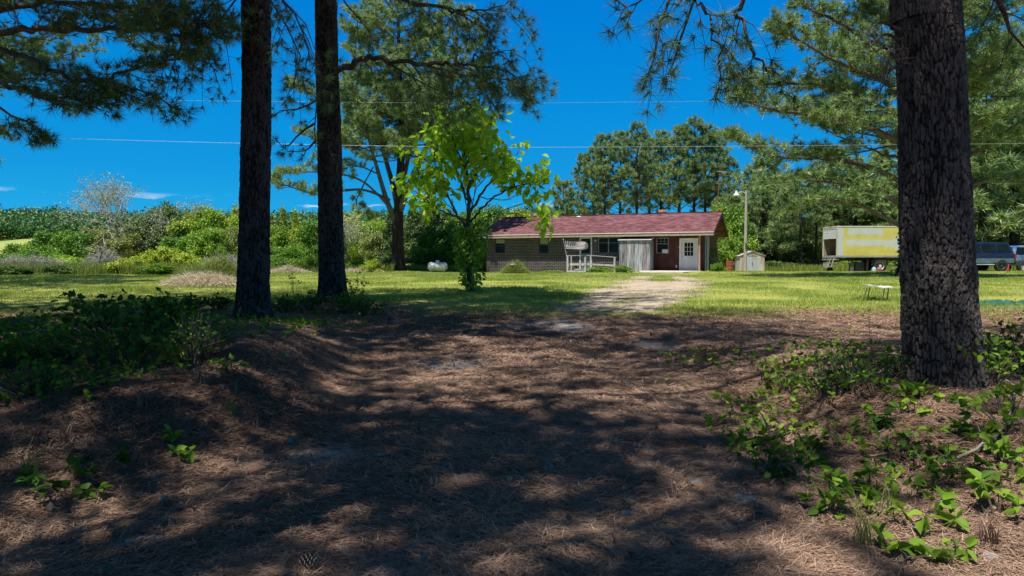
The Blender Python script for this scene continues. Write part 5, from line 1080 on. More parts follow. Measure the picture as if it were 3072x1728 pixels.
def BR(k_, px, py, Y, wpx, lab, cat_='tree', group=TG):
    o, h0, r0 = BT[k_]; p = at(px, py, Y); h = p.z-g(p.x, Y); w = wpx/2/F*Y; sx_, sz_ = w/r0/1.0, h/h0/.9
    if k_ not in used:
        used.add(k_); o.location = (p.x, Y, g(p.x, Y)-.05); o.scale = (sx_, sx_, sz_); o['label'] = lab; o['category'] = cat_; o['group'] = group; return o
    return copy_tree(o, p.x, Y, (sx_, sz_), rg.uniform(0, 6.3), lab, group=group)
for a in [('c', 70, 738, 85, 100, 'small bright tree at the far left, second from the edge'), ('c', 172, 705, 80, 130, 'bright rounded tree left of the sparse grey tree'), ('c', 232, 712, 78, 110, 'bright rounded tree at the foot of the sparse grey tree'), ('c', 8, 768, 80, 90, 'small bright tree cut by the left edge'),
          ('e', 300, 685, 88, 120, 'olive tree left behind the sparse grey tree'), ('e', 405, 672, 86, 130, 'olive tree right behind the sparse grey tree'), ('e', 360, 700, 80, 120, 'low olive tree under the sparse grey tree crown'), ('a', 505, 640, 84, 110, 'dark green round tree between the sparse tree and the yellow tree'), ('a', 455, 668, 82, 90, 'lower dark green tree right of the sparse grey tree'),
          ('b', 585, 648, 80, 130, 'yellow green tree with orange tint left of the thick trunk'), ('c', 655, 650, 80, 120, 'bright green tree close left of the thick trunk'), ('b', 700, 640, 86, 90, 'tree peeping out directly beside the thick trunk'), ('c', 625, 700, 74, 110, 'low green tree in front of the yellow green one'), ('c', 540, 720, 74, 110, 'low green tree in front of the dark round one'),
          ('a', 770, 650, 84, 120, 'tree hidden behind the thick trunk'), ('f', 848, 648, 90, 50, 'pointed tree between the pair of trunks, left one'), ('f', 886, 655, 92, 45, 'pointed tree between the pair of trunks, right one'), ('c', 830, 690, 82, 90, 'green tree between the pair of trunks on the left'), ('b', 900, 690, 84, 90, 'yellow green tree between the pair of trunks'), ('c', 945, 680, 80, 90, 'green tree between the pair of trunks on the right'), ('a', 800, 745, 74, 80, 'low dark tree between the pair of trunks'), ('c', 870, 750, 72, 100, 'low bright tree between the pair of trunks'), ('d', 745, 668, 76, 60, 'dark cedar beside the thick trunk'), ('d', 1018, 676, 74, 56, 'dark cedar beside the right trunk of the pair'), ('e', 690, 690, 76, 80, 'olive bushy tree close left of the thick trunk'), ('d', 545, 690, 78, 50, 'dark cedar between the dark round tree and the yellow tree'), ('c', 1000, 690, 82, 100, 'green tree behind the right trunk of the pair'),
          ('b', 1065, 660, 86, 100, 'yellow green tree just right of the pair of trunks'), ('c', 1110, 680, 80, 100, 'green tree left of the big forked pine'), ('b', 1150, 672, 84, 90, 'yellow green tree against the big forked pine'), ('e', 1130, 700, 66, 90, 'olive tree left of the big forked pine foot'), ('d', 1175, 655, 66, 100, 'dark cedar left of the big forked pine trunk'), ('d', 1240, 640, 63, 110, 'dark cedar right of the big forked pine trunk'), ('d', 1290, 585, 66, 120, 'tallest dark cedar behind the propane tank'), ('d', 1340, 640, 68, 100, 'dark cedar right of the propane tank'), ('c', 1325, 700, 58, 130, 'bright green tree right behind the propane tank'), ('c', 1390, 660, 62, 130, 'bright green tree behind the young tree trunk'), ('c', 1460, 640, 72, 110, 'bright green tree above the left roof end'), ('b', 1530, 648, 84, 110, 'yellow green tree above the left roof half'), ('c', 1440, 720, 58, 80, 'low bright tree at the left house corner'),
          ('c', 2180, 640, 62, 120, 'bright green tree right of the house end'), ('a', 2215, 610, 70, 120, 'dark tree behind the yard lamp pole'), ('c', 2160, 700, 56, 80, 'low bright tree right behind the house end'), ('c', 2300, 640, 76, 130, 'bright green tree above the metal shed'), ('b', 2350, 690, 76, 110, 'yellow green tree right of the metal shed'), ('a', 2330, 740, 68, 90, 'low dark tree right of the metal shed'), ('a', 2390, 730, 70, 100, 'low dark tree left of the truck'), ('b', 2440, 650, 80, 130, 'yellow green tree left above the truck'), ('c', 2500, 640, 84, 140, 'green tree behind the truck rear'), ('b', 2600, 640, 84, 140, 'yellow green tree behind the truck box'), ('c', 2700, 660, 84, 140, 'green tree behind truck and near trunk'), ('b', 2960, 660, 84, 130, 'yellow green tree behind the dark blue vehicle'), ('c', 3050, 650, 82, 130, 'green tree behind the light blue vehicle'), ('a', 2250, 740, 70, 90, 'low dark tree behind the metal shed')]: BR(*a)
SG = 'shrubs and weeds at the lawn edge'
for a in [('h', 440, 762, 43, 70, 'yellow green bush right of the thin fence post'), ('h', 395, 776, 41, 90, 'low yellow green bush beside the thin fence post'), ('h', 500, 752, 44, 100, 'tall yellow green weedy bush at the middle of the left hedge'), ('h', 560, 768, 42, 90, 'yellow green bush second left of the thick trunk'), ('g', 630, 776, 42, 80, 'green bush next to the thick trunk'), ('g', 480, 792, 40, 90, 'low green bush below the tall yellow weeds'), ('i', 20, 797, 40, 120, 'dark low bush at the left edge of the lawn'), ('i', 165, 795, 40, 90, 'second dark low bush from the left edge'), ('g', 95, 768, 50, 130, 'bush behind the low bushes at the left edge'), ('g', 260, 775, 50, 130, 'green bush below the sparse grey tree'), ('i', 90, 803, 40, 100, 'low dark weeds between two bushes at the left lawn edge'), ('g', 330, 790, 42, 100, 'green bush left of the leaning fence post'), ('g', 20, 765, 56, 130, 'bush at the left edge in front of the bright trees'), ('g', 180, 768, 56, 120, 'bush in front of the bright rounded tree'), ('h', 690, 785, 44, 80, 'yellow green bush half behind the thick trunk'),
          ('g', 830, 775, 54, 60, 'small bush between the pair of trunks at the lawn edge'), ('h', 942, 770, 52, 60, 'pale bush against the right trunk of the pair'), ('g', 880, 778, 56, 70, 'bush behind the fence post between the trunks'), ('h', 1118, 783, 50, 45, 'small yellow green bush left of the big pine foot'), ('g', 1065, 785, 52, 70, 'low bush right of the pair of trunks'), ('g', 1010, 785, 54, 70, 'low bush just behind the right trunk of the pair'), ('i', 1150, 770, 56, 60, 'dark bush left of the big pine foot'), ('i', 1240, 775, 58, 70, 'dark bush right of the big pine foot'), ('g', 2150, 790, 43.0, 36, 'low bush at the right house corner'), ('g', 1868, 797, 43.2, 44, 'bushy green shrub at the foot of the board closet'), ('g', 1800, 800, 45.0, 60, 'low leafy plants behind the deck rail'), ('g', 1655, 810, 46.5, 50, 'low green plants at the brick wall'), ('i', 2140, 745, 45.0, 30, 'dark ivy column on the right house end'),
          ('i', 2330, 785, 62, 110, 'dark undergrowth right of the metal shed'), ('i', 2400, 780, 66, 90, 'dark undergrowth at the two pine trunks'), ('i', 2450, 775, 68, 90, 'dark undergrowth left of the truck rear'), ('g', 2540, 785, 66, 120, 'green undergrowth seen under the truck'), ('g', 2670, 780, 66, 120, 'green undergrowth behind the truck wheels')]: BR(*a, 'shrub', SG)
# ivy at the foot of the right pine
vg = Veg(120)
for q in range(700): a = rg.random()*6.28; h = rg.random()**1.6*3.0; rr = .62*(1+.45*math.exp(-h/.5))+.12; vg.tip(np.array([math.cos(a)*rr, math.sin(a)*rr, h]), np.array([math.cos(a), math.sin(a), .1]))
v_ = thing('climbing_vine', 'dark ivy round the foot of the massive pine behind the near right trunk', 'vine', (20.9, 35, g(20.9, 35))); vg.leaves('leaves', M_leafD, v_, L=.2, W=.16, k=3, jit=.1)

# ================================================================== HILL AND FAR WOOD
hp = [-400, 0, 80, 150, 260, 400, 560, 640, 700, 850, 1000, 1085, 1135, 1300, 1500, 1600, 1750, 2100, 2600]; hy = [650, 645, 641, 644, 652, 655, 645, 652, 655, 652, 652, 647, 656, 660, 645, 637, 650, 700, 760]
def hillz(X, Y):
    px = CX+X/np.maximum(Y, 1)*F; top = np.interp(px, hp, hy); zr = CAMZ+(HOR-top)/F*420-6.5
    f = np.interp(Y, [150, 215, 270, 420, 520, 900], [-.08, .10, .36, 1, .9, .1]); return zr*f+1.6*fbm(X*.02, Y*.02, 9, 3)*ss(180, 300, Y)-.6
hx = np.linspace(-420, 420, 120); hyy = np.linspace(150, 900, 90); HXX, HYY = np.meshgrid(hx, hyy); HXX = HXX*HYY/420
i = np.arange(89)[:, None]*120; j = np.arange(119)[None, :]
hq = np.stack([i+j, i+j+1, i+120+j+1, i+120+j], -1).reshape(-1, 4)
hm_ = mat('pasture', (.34, .36, .09), .95, (.22, .30, .06), .03, det=6)
hill = mesh_np('hill', np.stack([HXX, HYY, hillz(HXX, HYY)], -1).reshape(-1, 3), hq, hm_, smooth=True); tag(hill, kind='structure')
vg = Veg(200); R = vg.r
for q in range(2900):
    Y = 272+R.random()**1.2*190; px = -200+R.random()*2150; 
    if px < 330 and Y < 285+ (px/330)*10: continue
    X = (px-CX)/F*Y; z = float(hillz(X, Y)); cr = 3.0+5.5*R.random()**2
    for e in range(34):
        o = nrm(R.normal(size=3)); o[2] = abs(o[2])*1.0-.15; vg.tip(np.array([X, Y, z+2.0+3.5*float(fbm(px*.012, Y*.03, 5, 3))+2.5*R.random()])+o*cr*np.array([1, 1, 1.05])*(.8+.25*R.random()), o)
wd = vg.leaves('far_wood', M_hillleaf, None, L=1.15, W=.95, k=4, jit=.8, droop=.1, rr=.25); tag(wd, kind='stuff')

# ================================================================== GRASS AND LITTER
rs_ = np.random.default_rng(9)
def blades(name, X, Y, h, w, m_, lean=.5, rnd=None, zoff=0., bend=False):
    n = len(X); Z = G(X, Y)+zoff; a = rs_.random(n)*6.283; l = lean*rs_.random(n); b = rs_.random(n)*6.283
    dx, dy = np.cos(a)*w/2, np.sin(a)*w/2; lx, ly = np.cos(b)*l*h, np.sin(b)*l*h
    if bend:
        V = np.stack([np.stack([X-dx, Y-dy, Z], -1), np.stack([X+dx, Y+dy, Z], -1), np.stack([X+dx*.7+lx*.35, Y+dy*.7+ly*.35, Z+h*.6], -1), np.stack([X-dx*.7+lx*.35, Y-dy*.7+ly*.35, Z+h*.6], -1), np.stack([X+lx, Y+ly, Z+h*(.95-.25*l)], -1)], 1)
        b_ = np.arange(n)[:, None]*5; Fs = [b_+np.array([0, 1, 2, 3]), b_+np.array([3, 2, 4])]; k_ = 5
    else:
        V = np.stack([np.stack([X-dx, Y-dy, Z], -1), np.stack([X+dx, Y+dy, Z], -1), np.stack([X+lx, Y+ly, Z+h], -1)], 1); Fs = np.arange(n*3).reshape(-1, 3); k_ = 3
    q = rs_.random(n) if rnd is None else rnd
    o = mesh_np(name, V.reshape(-1, 3), Fs, m_, None, rnd=np.repeat(np.clip(q, 0, 1), k_)); return tag(o, kind='stuff')
def in_house(X, Y):
    lx = (X-HA.x)*uu.x+(Y-HA.y)*uu.y; ly = (X-HA.x)*vv.x+(Y-HA.y)*vv.y
    return ((lx > .4) & (lx < 16.8) & (ly > .5) & (ly < 8.5)) | ((lx > 10.8) & (lx < 16.6) & (ly > -4.1) & (ly < 1.4))
N = 620000
Y = 11+(52-11)*rs_.random(N)**1.25; X = (rs_.random(N)*2-1)*(Y*.80+1)
keep = (rs_.random(N) > litmask(X, Y)*1.02-.02*0) & ~in_house(X, Y); dd_ = drive_d(X, Y)
med_ = np.exp(-(dd_/.3)**2)*ss(27, 30, Y)+.6*np.exp(-(dd_/.3)**2)*ss(15, 17, Y)*(1-ss(18, 22, Y))
onr = (1-ss(.35, 1.15, abs(dd_)+.45*fbm(X*.8, Y*.8, 61, 3)))*(Y < 36.8)*(1-.85*np.clip(med_, 0, 1)); keep &= rs_.random(N) > onr*1.0
clump = fbm(X*.6, Y*.6, 71, 3); keep &= rs_.random(N) < .75+.9*clump
X, Y, clump = X[keep], Y[keep], clump[keep]
blades('lawn_grass', X, Y, (.035+.045*rs_.random(len(X)))*(1+1.1*np.clip(clump, -.5, .6)), .010*np.maximum(Y/16, 1), M_grass, .8, rnd=rs_.normal(size=len(X))*.22+.5-.6*clump)
# tall grass along the far lawn edge and at odd corners
def patch(n, px0, px1, y0, y1): 
    Y = y0+(y1-y0)*rs_.random(n); return (px0+(px1-px0)*rs_.random(n)-CX)/F*Y, Y
P_ = [patch(26000, -60, 330, 40, 50), patch(22000, 330, 720, 40, 47), patch(20000, 780, 1180, 50, 58), patch(9000, 1180, 1430, 53, 60), patch(12000, 2130, 2480, 60, 68), patch(6000, 2500, 2720, 57, 64), patch(9000, 2900, 3100, 52, 60)]
X = np.concatenate([p[0] for p in P_]); Y = np.concatenate([p[1] for p in P_])
blades('tall_grass', X, Y, .25+.55*rs_.random(len(X))*(1+.6*fbm(X*.4, Y*.4, 3, 2)), .035, M_tall, .5, bend=True)
# pine straw
N = 420000
Y = 2.0*(16/2.0)**(rs_.random(N)**.8); X = (rs_.random(N)*2-1)*(Y*.80+.6); keep = rs_.random(N) < litmask(X, Y)+.02
sg = np.zeros(len(X)); 
for (sx, sy, sr, sa) in ((-1.25, 4.6, .42, .95), (-.95, 6.2, .45, .6), (1.15, 3.4, .12, .9), (1.3, 8.7, .3, .6), (-.7, 8.4, .35, .6), (.35, 5.7, .3, .6), (.9, 12.0, .5, .6), (-2.1, 3.0, .2, .5)): sg += sa*np.exp(-((X-sx)**2/(sr*sr*1.6)+(Y-sy)**2/(sr*sr)))
keep &= rs_.random(N) > sg; keep &= rs_.random(N) > .85*ss(11.5, 15, Y)*(1-ss(.4, 1.1, abs(drive_d(X, Y)))); keep &= rs_.random(N) > 1.3*np.clip(fbm(X*.9+5, Y*.7, 44, 3)*1.6-.12, 0, 1)*(abs(drive_d(X, Y)) < 1.3)
X, Y = X[keep], Y[keep]; n_ = len(X); L_ = (.07+.09*rs_.random(n_)); w_ = .0022*np.maximum(Y/2.2, 1)
flow = 3.1*fbm(X*.7, Y*.7, 81, 2); a = flow+rs_.normal(size=n_)*.9+.4; tl = rs_.normal(size=n_)*.16; Z = G(X, Y)+.006+.016*rs_.random(n_)
dx, dy, dz = np.cos(a)*L_/2, np.sin(a)*L_/2, tl*L_/2; sx, sy = -np.sin(a)*w_/2, np.cos(a)*w_/2; bw = rs_.normal(size=n_)*.12*L_
V = np.stack([np.stack([X-dx-sx, Y-dy-sy, Z-dz], -1), np.stack([X-dx+sx, Y-dy+sy, Z-dz], -1), np.stack([X+sx-np.sin(a)*bw, Y+sy+np.cos(a)*bw, Z+.004], -1), np.stack([X-sx-np.sin(a)*bw, Y-sy+np.cos(a)*bw, Z+.004], -1), np.stack([X+dx+sx, Y+dy+sy, Z+dz], -1), np.stack([X+dx-sx, Y+dy-sy, Z+dz], -1)], 1).reshape(-1, 3)
b_ = np.arange(n_)[:, None]*6
tone = .42+.25*fbm(X*.9, Y*.9, 91, 3); o = mesh_np('pine_straw', V, np.concatenate([b_+np.array([0, 3, 2, 1]), b_+np.array([3, 5, 4, 2])]), M_litter, None, rnd=np.repeat(np.clip(rs_.normal(size=n_)*.26+tone, 0, 1), 6)); tag(o, kind='stuff')
# ------------------------------------------------------------------ dry grass heap
p = at(615, 868, 24.3)
def heap(name, label, cat_, x, y, rx, ry, h, n, m_, L, seed, w=.008, zup=.45):
    r = np.random.default_rng(seed); a = r.random(n)*6.283; u = r.random(n)**.5; X = np.cos(a)*u*rx; Y = np.sin(a)*u*ry
    top = h*(1-u**2)*(.75+.5*r.random(n))*(1+.7*fbm(X*1.6+seed, Y*1.6, seed, 3)); Z = top*r.random(n)**.4
    d = nrm(np.stack([X/rx+r.normal(size=n)*.8, Y/ry+r.normal(size=n)*.8, r.normal(size=n)*.5+zup], -1)); l = L*(.5+r.random((n, 1))); s_ = nrm(np.cross(d, r.normal(size=(n, 3))))*w
    P0 = np.stack([X, Y, Z], -1); P1 = P0+d*l*.6; P2 = P0+d*l+np.array([0, 0, -1.])*l*.25
    P2[:, 2] = np.maximum(P2[:, 2], .01); P1[:, 2] = np.maximum(P1[:, 2], .01)
    V = np.stack([P0-s_, P0+s_, P1+s_*.8, P1-s_*.8, P2], 1).reshape(-1, 3); b = np.arange(n)[:, None]*5
    o = mesh_np(name, V, [b+np.array([0, 1, 2, 3]), b+np.array([3, 2, 4])], m_, None, rnd=np.repeat(r.random(n), 5)); o.location = (x, y, g(x, y)-.02); return tag(o, label, cat_)
heap('dry_grass_heap', 'long low heap of bleached dry grass left of the thick trunk', 'dry grass', p.x, 24.3, 1.3, .6, .34, 8000, M_dry, .38, 1)
vg_ = heap('weed_clump', 'green weeds growing through the back of the dry grass heap', 'weeds', p.x+.1, 25.2, 1.7, .6, .75, 5200, M_tall, .45, 2, zup=1.2)
heap('dry_brush', 'grey tangled dry brush beside the thick trunk above the grass heap', 'brush', at(680, 800, 33).x, 33, 1.1, .7, 1.0, 5200, mat('grey_brush', (.44, .42, .36), .9, (.28, .27, .22), 5), .6, 3, .006)
heap('dry_brush', 'grey dry brush under the sparse grey tree', 'brush', at(315, 800, 48).x, 48, 1.5, .8, 1.2, 4200, MATS['grey_brush'], .7, 4, .009)
heap('dry_brush', 'grey dry brush among the bushes near the left edge', 'brush', at(70, 800, 47).x, 47, 3.5, .8, .9, 8200, MATS['grey_brush'], .7, 5, .009)
heap('dry_grass_heap', 'low band of dead grass between the pair of trunks at the lawn edge', 'dry grass', at(865, 815, 47).x, 47, 1.5, .4, .38, 5000, M_dry, .3, 6)
heap('dry_grass_heap', 'low strip of dead grass left of the big pine foot', 'dry grass', at(1080, 815, 50).x, 50, 1.8, .4, .25, 4200, M_dry, .3, 7)
q_ = at(1547, 818, 44); heap('grass_clump', 'rounded tuft of long grass in front of the brick wall', 'grass clump', q_.x, 44, .75, .5, .5, 6000, M_tall, .32, 8, zup=.9)
heap('weed_clump', 'small fringe of weeds at the bench legs', 'weeds', 9.2, 17.6, (.5), .2, .07, 250, M_tall, .12, 9, zup=1.)
def rock(name, label, x, y, s, m_, seed, z=0., cat_='stone', group=None):
    bm_ = MB(); r = random.Random(seed); k1_, k2_ = 9, 14; vs = []
    for a in range(k1_):
        th = math.pi*a/(k1_-1)
        for b in range(k2_):
            ph = 2*math.pi*b/k2_; d = Vector((math.sin(th)*math.cos(ph), math.sin(th)*math.sin(ph), math.cos(th))); f = 1+.35*float(vn(d.x*1.7+seed, d.y*1.7+d.z*2, seed))
            vs.append((d.x*s[0]*f, d.y*s[1]*f, d.z*s[2]*f))
    bm_.add(vs, [(a*k2_+b, (a+1)*k2_+b, (a+1)*k2_+(b+1) % k2_, a*k2_+(b+1) % k2_) for a in range(k1_-1) for b in range(k2_)])
    o = bm_.build(name, m_, None, smooth=False); o.location = (x, y, g(x, y)+z); o.rotation_euler = (0, 0, seed); return tag(o, label, cat_, group)
M_stone = mat('pale_stone', (.36, .33, .30), .9, (.22, .20, .18), 9, bump=.4)
rock('stone', 'flat pale rock on top of the long grass tuft by the brick wall', q_.x-.1, 43.95, (.36, .25, .10), M_stone, 4, .55)
# ------------------------------------------------------------------ fence posts
for (px, y0_, y1_, Y, lean, lab) in ((293, 752, 822, 43, .32, 'thin leaning dark fence post under the sparse grey tree'), (527, 770, 832, 42, .08, 'thin fence post among the yellow green weeds'), (902, 765, 815, 55, .05, 'thin fence post between the pair of trunks')):
    p = at(px, y1_, Y); z = g(p.x, Y); h = at(px, y0_, Y).z-z; t = MB(); t.tube([(0, 0, -.2), (lean*.4, 0, h*.5), (lean, 0, h)], [.035, .03, .028], 7); o = t.build('fence_post', M_dark, None, smooth=True); o.location = (p.x, Y, z); tag(o, lab, 'fence post', 'thin fence posts at the lawn edge')
# ------------------------------------------------------------------ green netting heap
x0_, y0_ = at(3030, 915, 16.8).x, 16.8; nn = 46; U, Vv_ = np.meshgrid(np.linspace(-1, 1, nn), np.linspace(-1, 1, nn)); rr = np.sqrt(U*U+Vv_*Vv_)
Zh = .10*np.clip(1-rr**2, 0, 1)**.5*(1+1.6*fbm(U*4, Vv_*4, 6, 4))+.0; V = np.stack([U*1.0, Vv_*.4, Zh-.01], -1).reshape(-1, 3); i = np.arange(nn-1)[:, None]*nn; j = np.arange(nn-1)[None, :]
o = mesh_np('netting', V, np.stack([i+j, i+j+1, i+nn+j+1, i+nn+j], -1).reshape(-1, 4), mat('teal_net', (.01, .06, .045), .9, (.03, .15, .11), 14, bump=.5), None); o.location = (x0_, y0_, g(x0_, y0_)); tag(o, 'crumpled teal green netting on the ground right of the near trunk', 'netting')

# ================================================================== FOREGROUND PLANTS
def gp(px, py):
    Ys = np.geomspace(1.8, 60, 900); P = [at(px, py, y) for y in Ys]
    d = np.array([p.z for p in P])-G(np.array([p.x for p in P]), Ys); i = int(np.argmax(d < 0)); return P[i]
def plant(label, px, py, kind, H=.4, Rr=.3, n=12, L=.08, Wf=.7, m_=None, seed=0, name='weed', cat_='plant', group=None, k=5):
    p = gp(px, py); r = thing(name, label, cat_, (p.x, p.y, p.z), 0, group); vg = Veg(seed+300); R = vg.r
    for s in range(n):
        a = R.random()*6.283; u = R.random()**.6; h = H*(.5+.5*R.random())*(1-.35*u); e = np.array([math.cos(a)*Rr*u, math.sin(a)*Rr*u, h]); st = e*np.array([.25, .25, 0])
        C = spline([st, (st+e)/2+np.array([0, 0, h*.18])+R.normal(size=3)*.02, e], 7); vg.tube(C, np.linspace(.0045, .002, 7), 4)
        if kind == 'palm':
            for q in range(k): b = a+(q-(k-1)/2)*1.0; vg.tip(e, np.array([math.cos(b), math.sin(b), .25]))
        else:
            for q in range(k):
                i = 2+int(R.random()*5); b = R.random()*6.283; l_ = .02+.03*R.random(); vg.tip(C[i]+np.array([math.cos(b)*l_, math.sin(b)*l_, .01]), np.array([math.cos(b), math.sin(b), .3]))
    vg.wood('stems', M_twig, r); vg.leaves('leaves', m_ or M_weed, r, L=L*.85, W=L*Wf*.85, k=1, jit=.006, droop=.25 if kind != 'palm' else .15); return r
PG = 'leafy weeds on the banks'
for a, (px, py, kd, H, Rr, n, L, Wf, m_, lab) in enumerate([
    (2770, 1590, 'palm', .20, .14, 4, .10, .55, M_weed, 'bright five leaved seedling below the near trunk'),
    (3000, 1560, 'palm', .22, .24, 8, .09, .6, M_weed, 'bright leafy cluster at the lower right edge'),
    (2500, 1520, 'palm', .20, .18, 7, .08, .6, M_weed, 'bright leafy cluster left of the grass tuft'),
    (2610, 1480, 'palm', .14, .16, 6, .08, .6, M_weed, 'leafy seedlings above the bright five leaved one'),
    (2330, 1445, 'bush', .20, .14, 10, .065, .75, M_weedD, 'small dense leafy clump left of the fallen branch end'),
    (2420, 1400, 'palm', .14, .14, 5, .07, .65, M_weed, 'low leaves right of the small dense clump'),
    (2440, 1360, 'palm', .12, .12, 4, .08, .6, M_weed, 'two big leaves beside the fallen branch'),
    (2290, 1150, 'bush', .30, .12, 6, .07, .7, M_weed, 'slim sunlit sprout at the left of the right bank'),
    (2360, 1180, 'bush', .26, .22, 12, .06, .6, M_weed, 'sunlit sprouts in the middle of the right bank edge'),
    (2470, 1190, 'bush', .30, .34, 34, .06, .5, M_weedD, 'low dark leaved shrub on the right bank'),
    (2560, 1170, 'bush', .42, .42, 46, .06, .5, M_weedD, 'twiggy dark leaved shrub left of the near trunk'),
    (2630, 1200, 'palm', .22, .34, 16, .08, .55, M_weed, 'bright leaves spreading left of the near trunk foot'),
    (2700, 1130, 'bush', .30, .25, 22, .05, .7, M_weed, 'bright small leaves directly against the near trunk left side'),
    (2750, 1190, 'palm', .10, .08, 3, .11, .7, M_weed, 'single large leaf in front of the near trunk foot'),
    (2830, 1210, 'palm', .10, .14, 4, .07, .6, M_weed, 'small leaves at the middle of the near trunk foot'),
    (2950, 1150, 'bush', .5, .4, 40, .07, .6, M_weed, 'tall leafy weeds right of the near trunk'),
    (3050, 1130, 'bush', .6, .4, 50, .07, .6, M_weedD, 'dark leafy weeds at the right edge beside the near trunk'),
    (3010, 1260, 'palm', .22, .4, 20, .08, .6, M_weed, 'leafy weeds at the right edge below the near trunk'),
    (2920, 1330, 'palm', .14, .15, 5, .10, .55, M_weed, 'pair of large green leaves below the near trunk'),
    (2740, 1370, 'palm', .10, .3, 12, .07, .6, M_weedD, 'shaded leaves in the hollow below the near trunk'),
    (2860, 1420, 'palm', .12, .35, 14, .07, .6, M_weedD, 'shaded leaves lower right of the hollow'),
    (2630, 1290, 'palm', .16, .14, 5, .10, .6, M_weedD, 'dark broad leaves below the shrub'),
    (2730, 1250, 'palm', .12, .14, 6, .08, .6, M_weed, 'bright leaves below the large single leaf'),
    (2700, 1700, 'palm', .14, .14, 4, .10, .6, M_weed, 'green leaf cluster at the bottom right'),
    (2880, 1690, 'bush', .12, .10, 3, .07, .6, M_weed, 'tiny sprout near the bottom right corner'),
    (280, 1510, 'palm', .10, .06, 3, .08, .65, M_weed, 'small bright two leaved sprout on the lower left'),
    (300, 1420, 'palm', .12, .16, 5, .08, .7, M_weedD, 'shaded seedling above the bright lower left sprout'),
    (150, 1480, 'palm', .14, .20, 6, .09, .6, M_weedD, 'shaded leaf cluster at the lower left edge'),
    (560, 1390, 'palm', .12, .08, 3, .08, .7, M_weed, 'small green sprout at the foot of the left bank'),
    (500, 1330, 'palm', .12, .08, 3, .08, .7, M_weed, 'sprout just above the foot of the left bank'),
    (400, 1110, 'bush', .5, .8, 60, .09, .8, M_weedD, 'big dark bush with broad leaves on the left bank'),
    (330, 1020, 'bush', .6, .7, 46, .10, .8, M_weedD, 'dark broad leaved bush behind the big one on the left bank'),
    (480, 1010, 'bush', .6, .35, 34, .11, .8, M_weed, 'sunlit broad leaves at the right of the left bank bush'),
    (60, 1100, 'bush', .4, .5, 60, .075, .75, M_weed, 'yellow lit leafy clump at the left edge'),
    (230, 1090, 'bush', .4, .4, 44, .07, .75, M_weed, 'lit leafy clump right of the left edge one'),
    (140, 1200, 'bush', .3, .5, 40, .07, .7, M_weedD, 'shaded leaves below the lit left clumps'),
    (570, 1110, 'bush', .62, .22, 26, .035, .5, M_weed, 'feathery small leaved weed right of the left bank bush'),
    (630, 1060, 'bush', .4, .3, 30, .035, .5, M_weed, 'feathery weed at the bank crest left of the thick trunk'),
    (690, 1120, 'palm', .16, .14, 6, .06, .6, M_weed, 'small lit sprout on the bank below the thick trunk'),
    (560, 940, 'bush', .5, .5, 46, .09, .8, M_weedD, 'dark leafy weeds left of the thick trunk foot'),
    (660, 930, 'bush', .4, .5, 40, .09, .75, M_weedD, 'dark leafy weeds touching the thick trunk foot'),
    (860, 940, 'bush', .4, .5, 40, .08, .7, M_weedD, 'leafy weeds between the feet of the two trunks'),
    (930, 930, 'bush', .5, .4, 44, .08, .7, M_weedD, 'leafy weeds left against the right trunk foot of the pair'),
    (1040, 940, 'bush', .6, .5, 60, .08, .7, M_weed, 'leafy weeds right against the right trunk foot of the pair'),
    (1100, 950, 'bush', .4, .5, 40, .08, .7, M_weedD, 'low weeds right of the right trunk of the pair'),
    (880, 880, 'bush', 1.0, .25, 7, .08, .6, M_weedD, 'tall thin sprig between the two trunks'),
    (1070, 915, 'bush', 1.0, .3, 16, .09, .6, M_weedD, 'tall leafy sprig rising right of the right trunk of the pair'),
    (2730, 985, 'bush', .3, .2, 14, .09, .7, M_weed, 'bright leaf spray beside the near trunk above the bank'),
    (2170, 905, 'bush', .05, .1, 3, .04, .6, M_weed, 'tiny weed on the sunny lawn edge')]):
    plant(lab, px, py, kd, H, Rr, n, L, Wf, m_, a, group=PG)
# long grass tufts
def tuft(label, px, py, n, H, seed, m_=M_tall, w=.006, Rr=.05):
    p = gp(px, py); r = np.random.default_rng(seed); V = []; Fq = []
    for b in range(n):
        a = r.random()*6.283; h = H*(.5+.5*r.random()); l = h*(.25+.6*r.random()); s = np.array([math.cos(a+1.57), math.sin(a+1.57), 0])*w/2; o = np.array([math.cos(a), math.sin(a), 0]); b0 = np.array([math.cos(a*3), math.sin(a*3), 0])*Rr*r.random()
        for q, t in enumerate(np.linspace(0, 1, 6)): c = b0+o*l*t**2+np.array([0, 0, h*(t-.35*t**3)]); V += [c-s*(1-t*.9), c+s*(1-t*.9)]
        k_ = len(V)-12; Fq += [(k_+2*q, k_+2*q+1, k_+2*q+3, k_+2*q+2) for q in range(5)]
    o = mesh_np('grass_tuft', np.array(V), np.array(Fq), m_, None, rnd=np.repeat(r.random(n)*.6, 12)); o.location = tuple(p); return tag(o, label, 'grass tuft', 'long grass tufts')
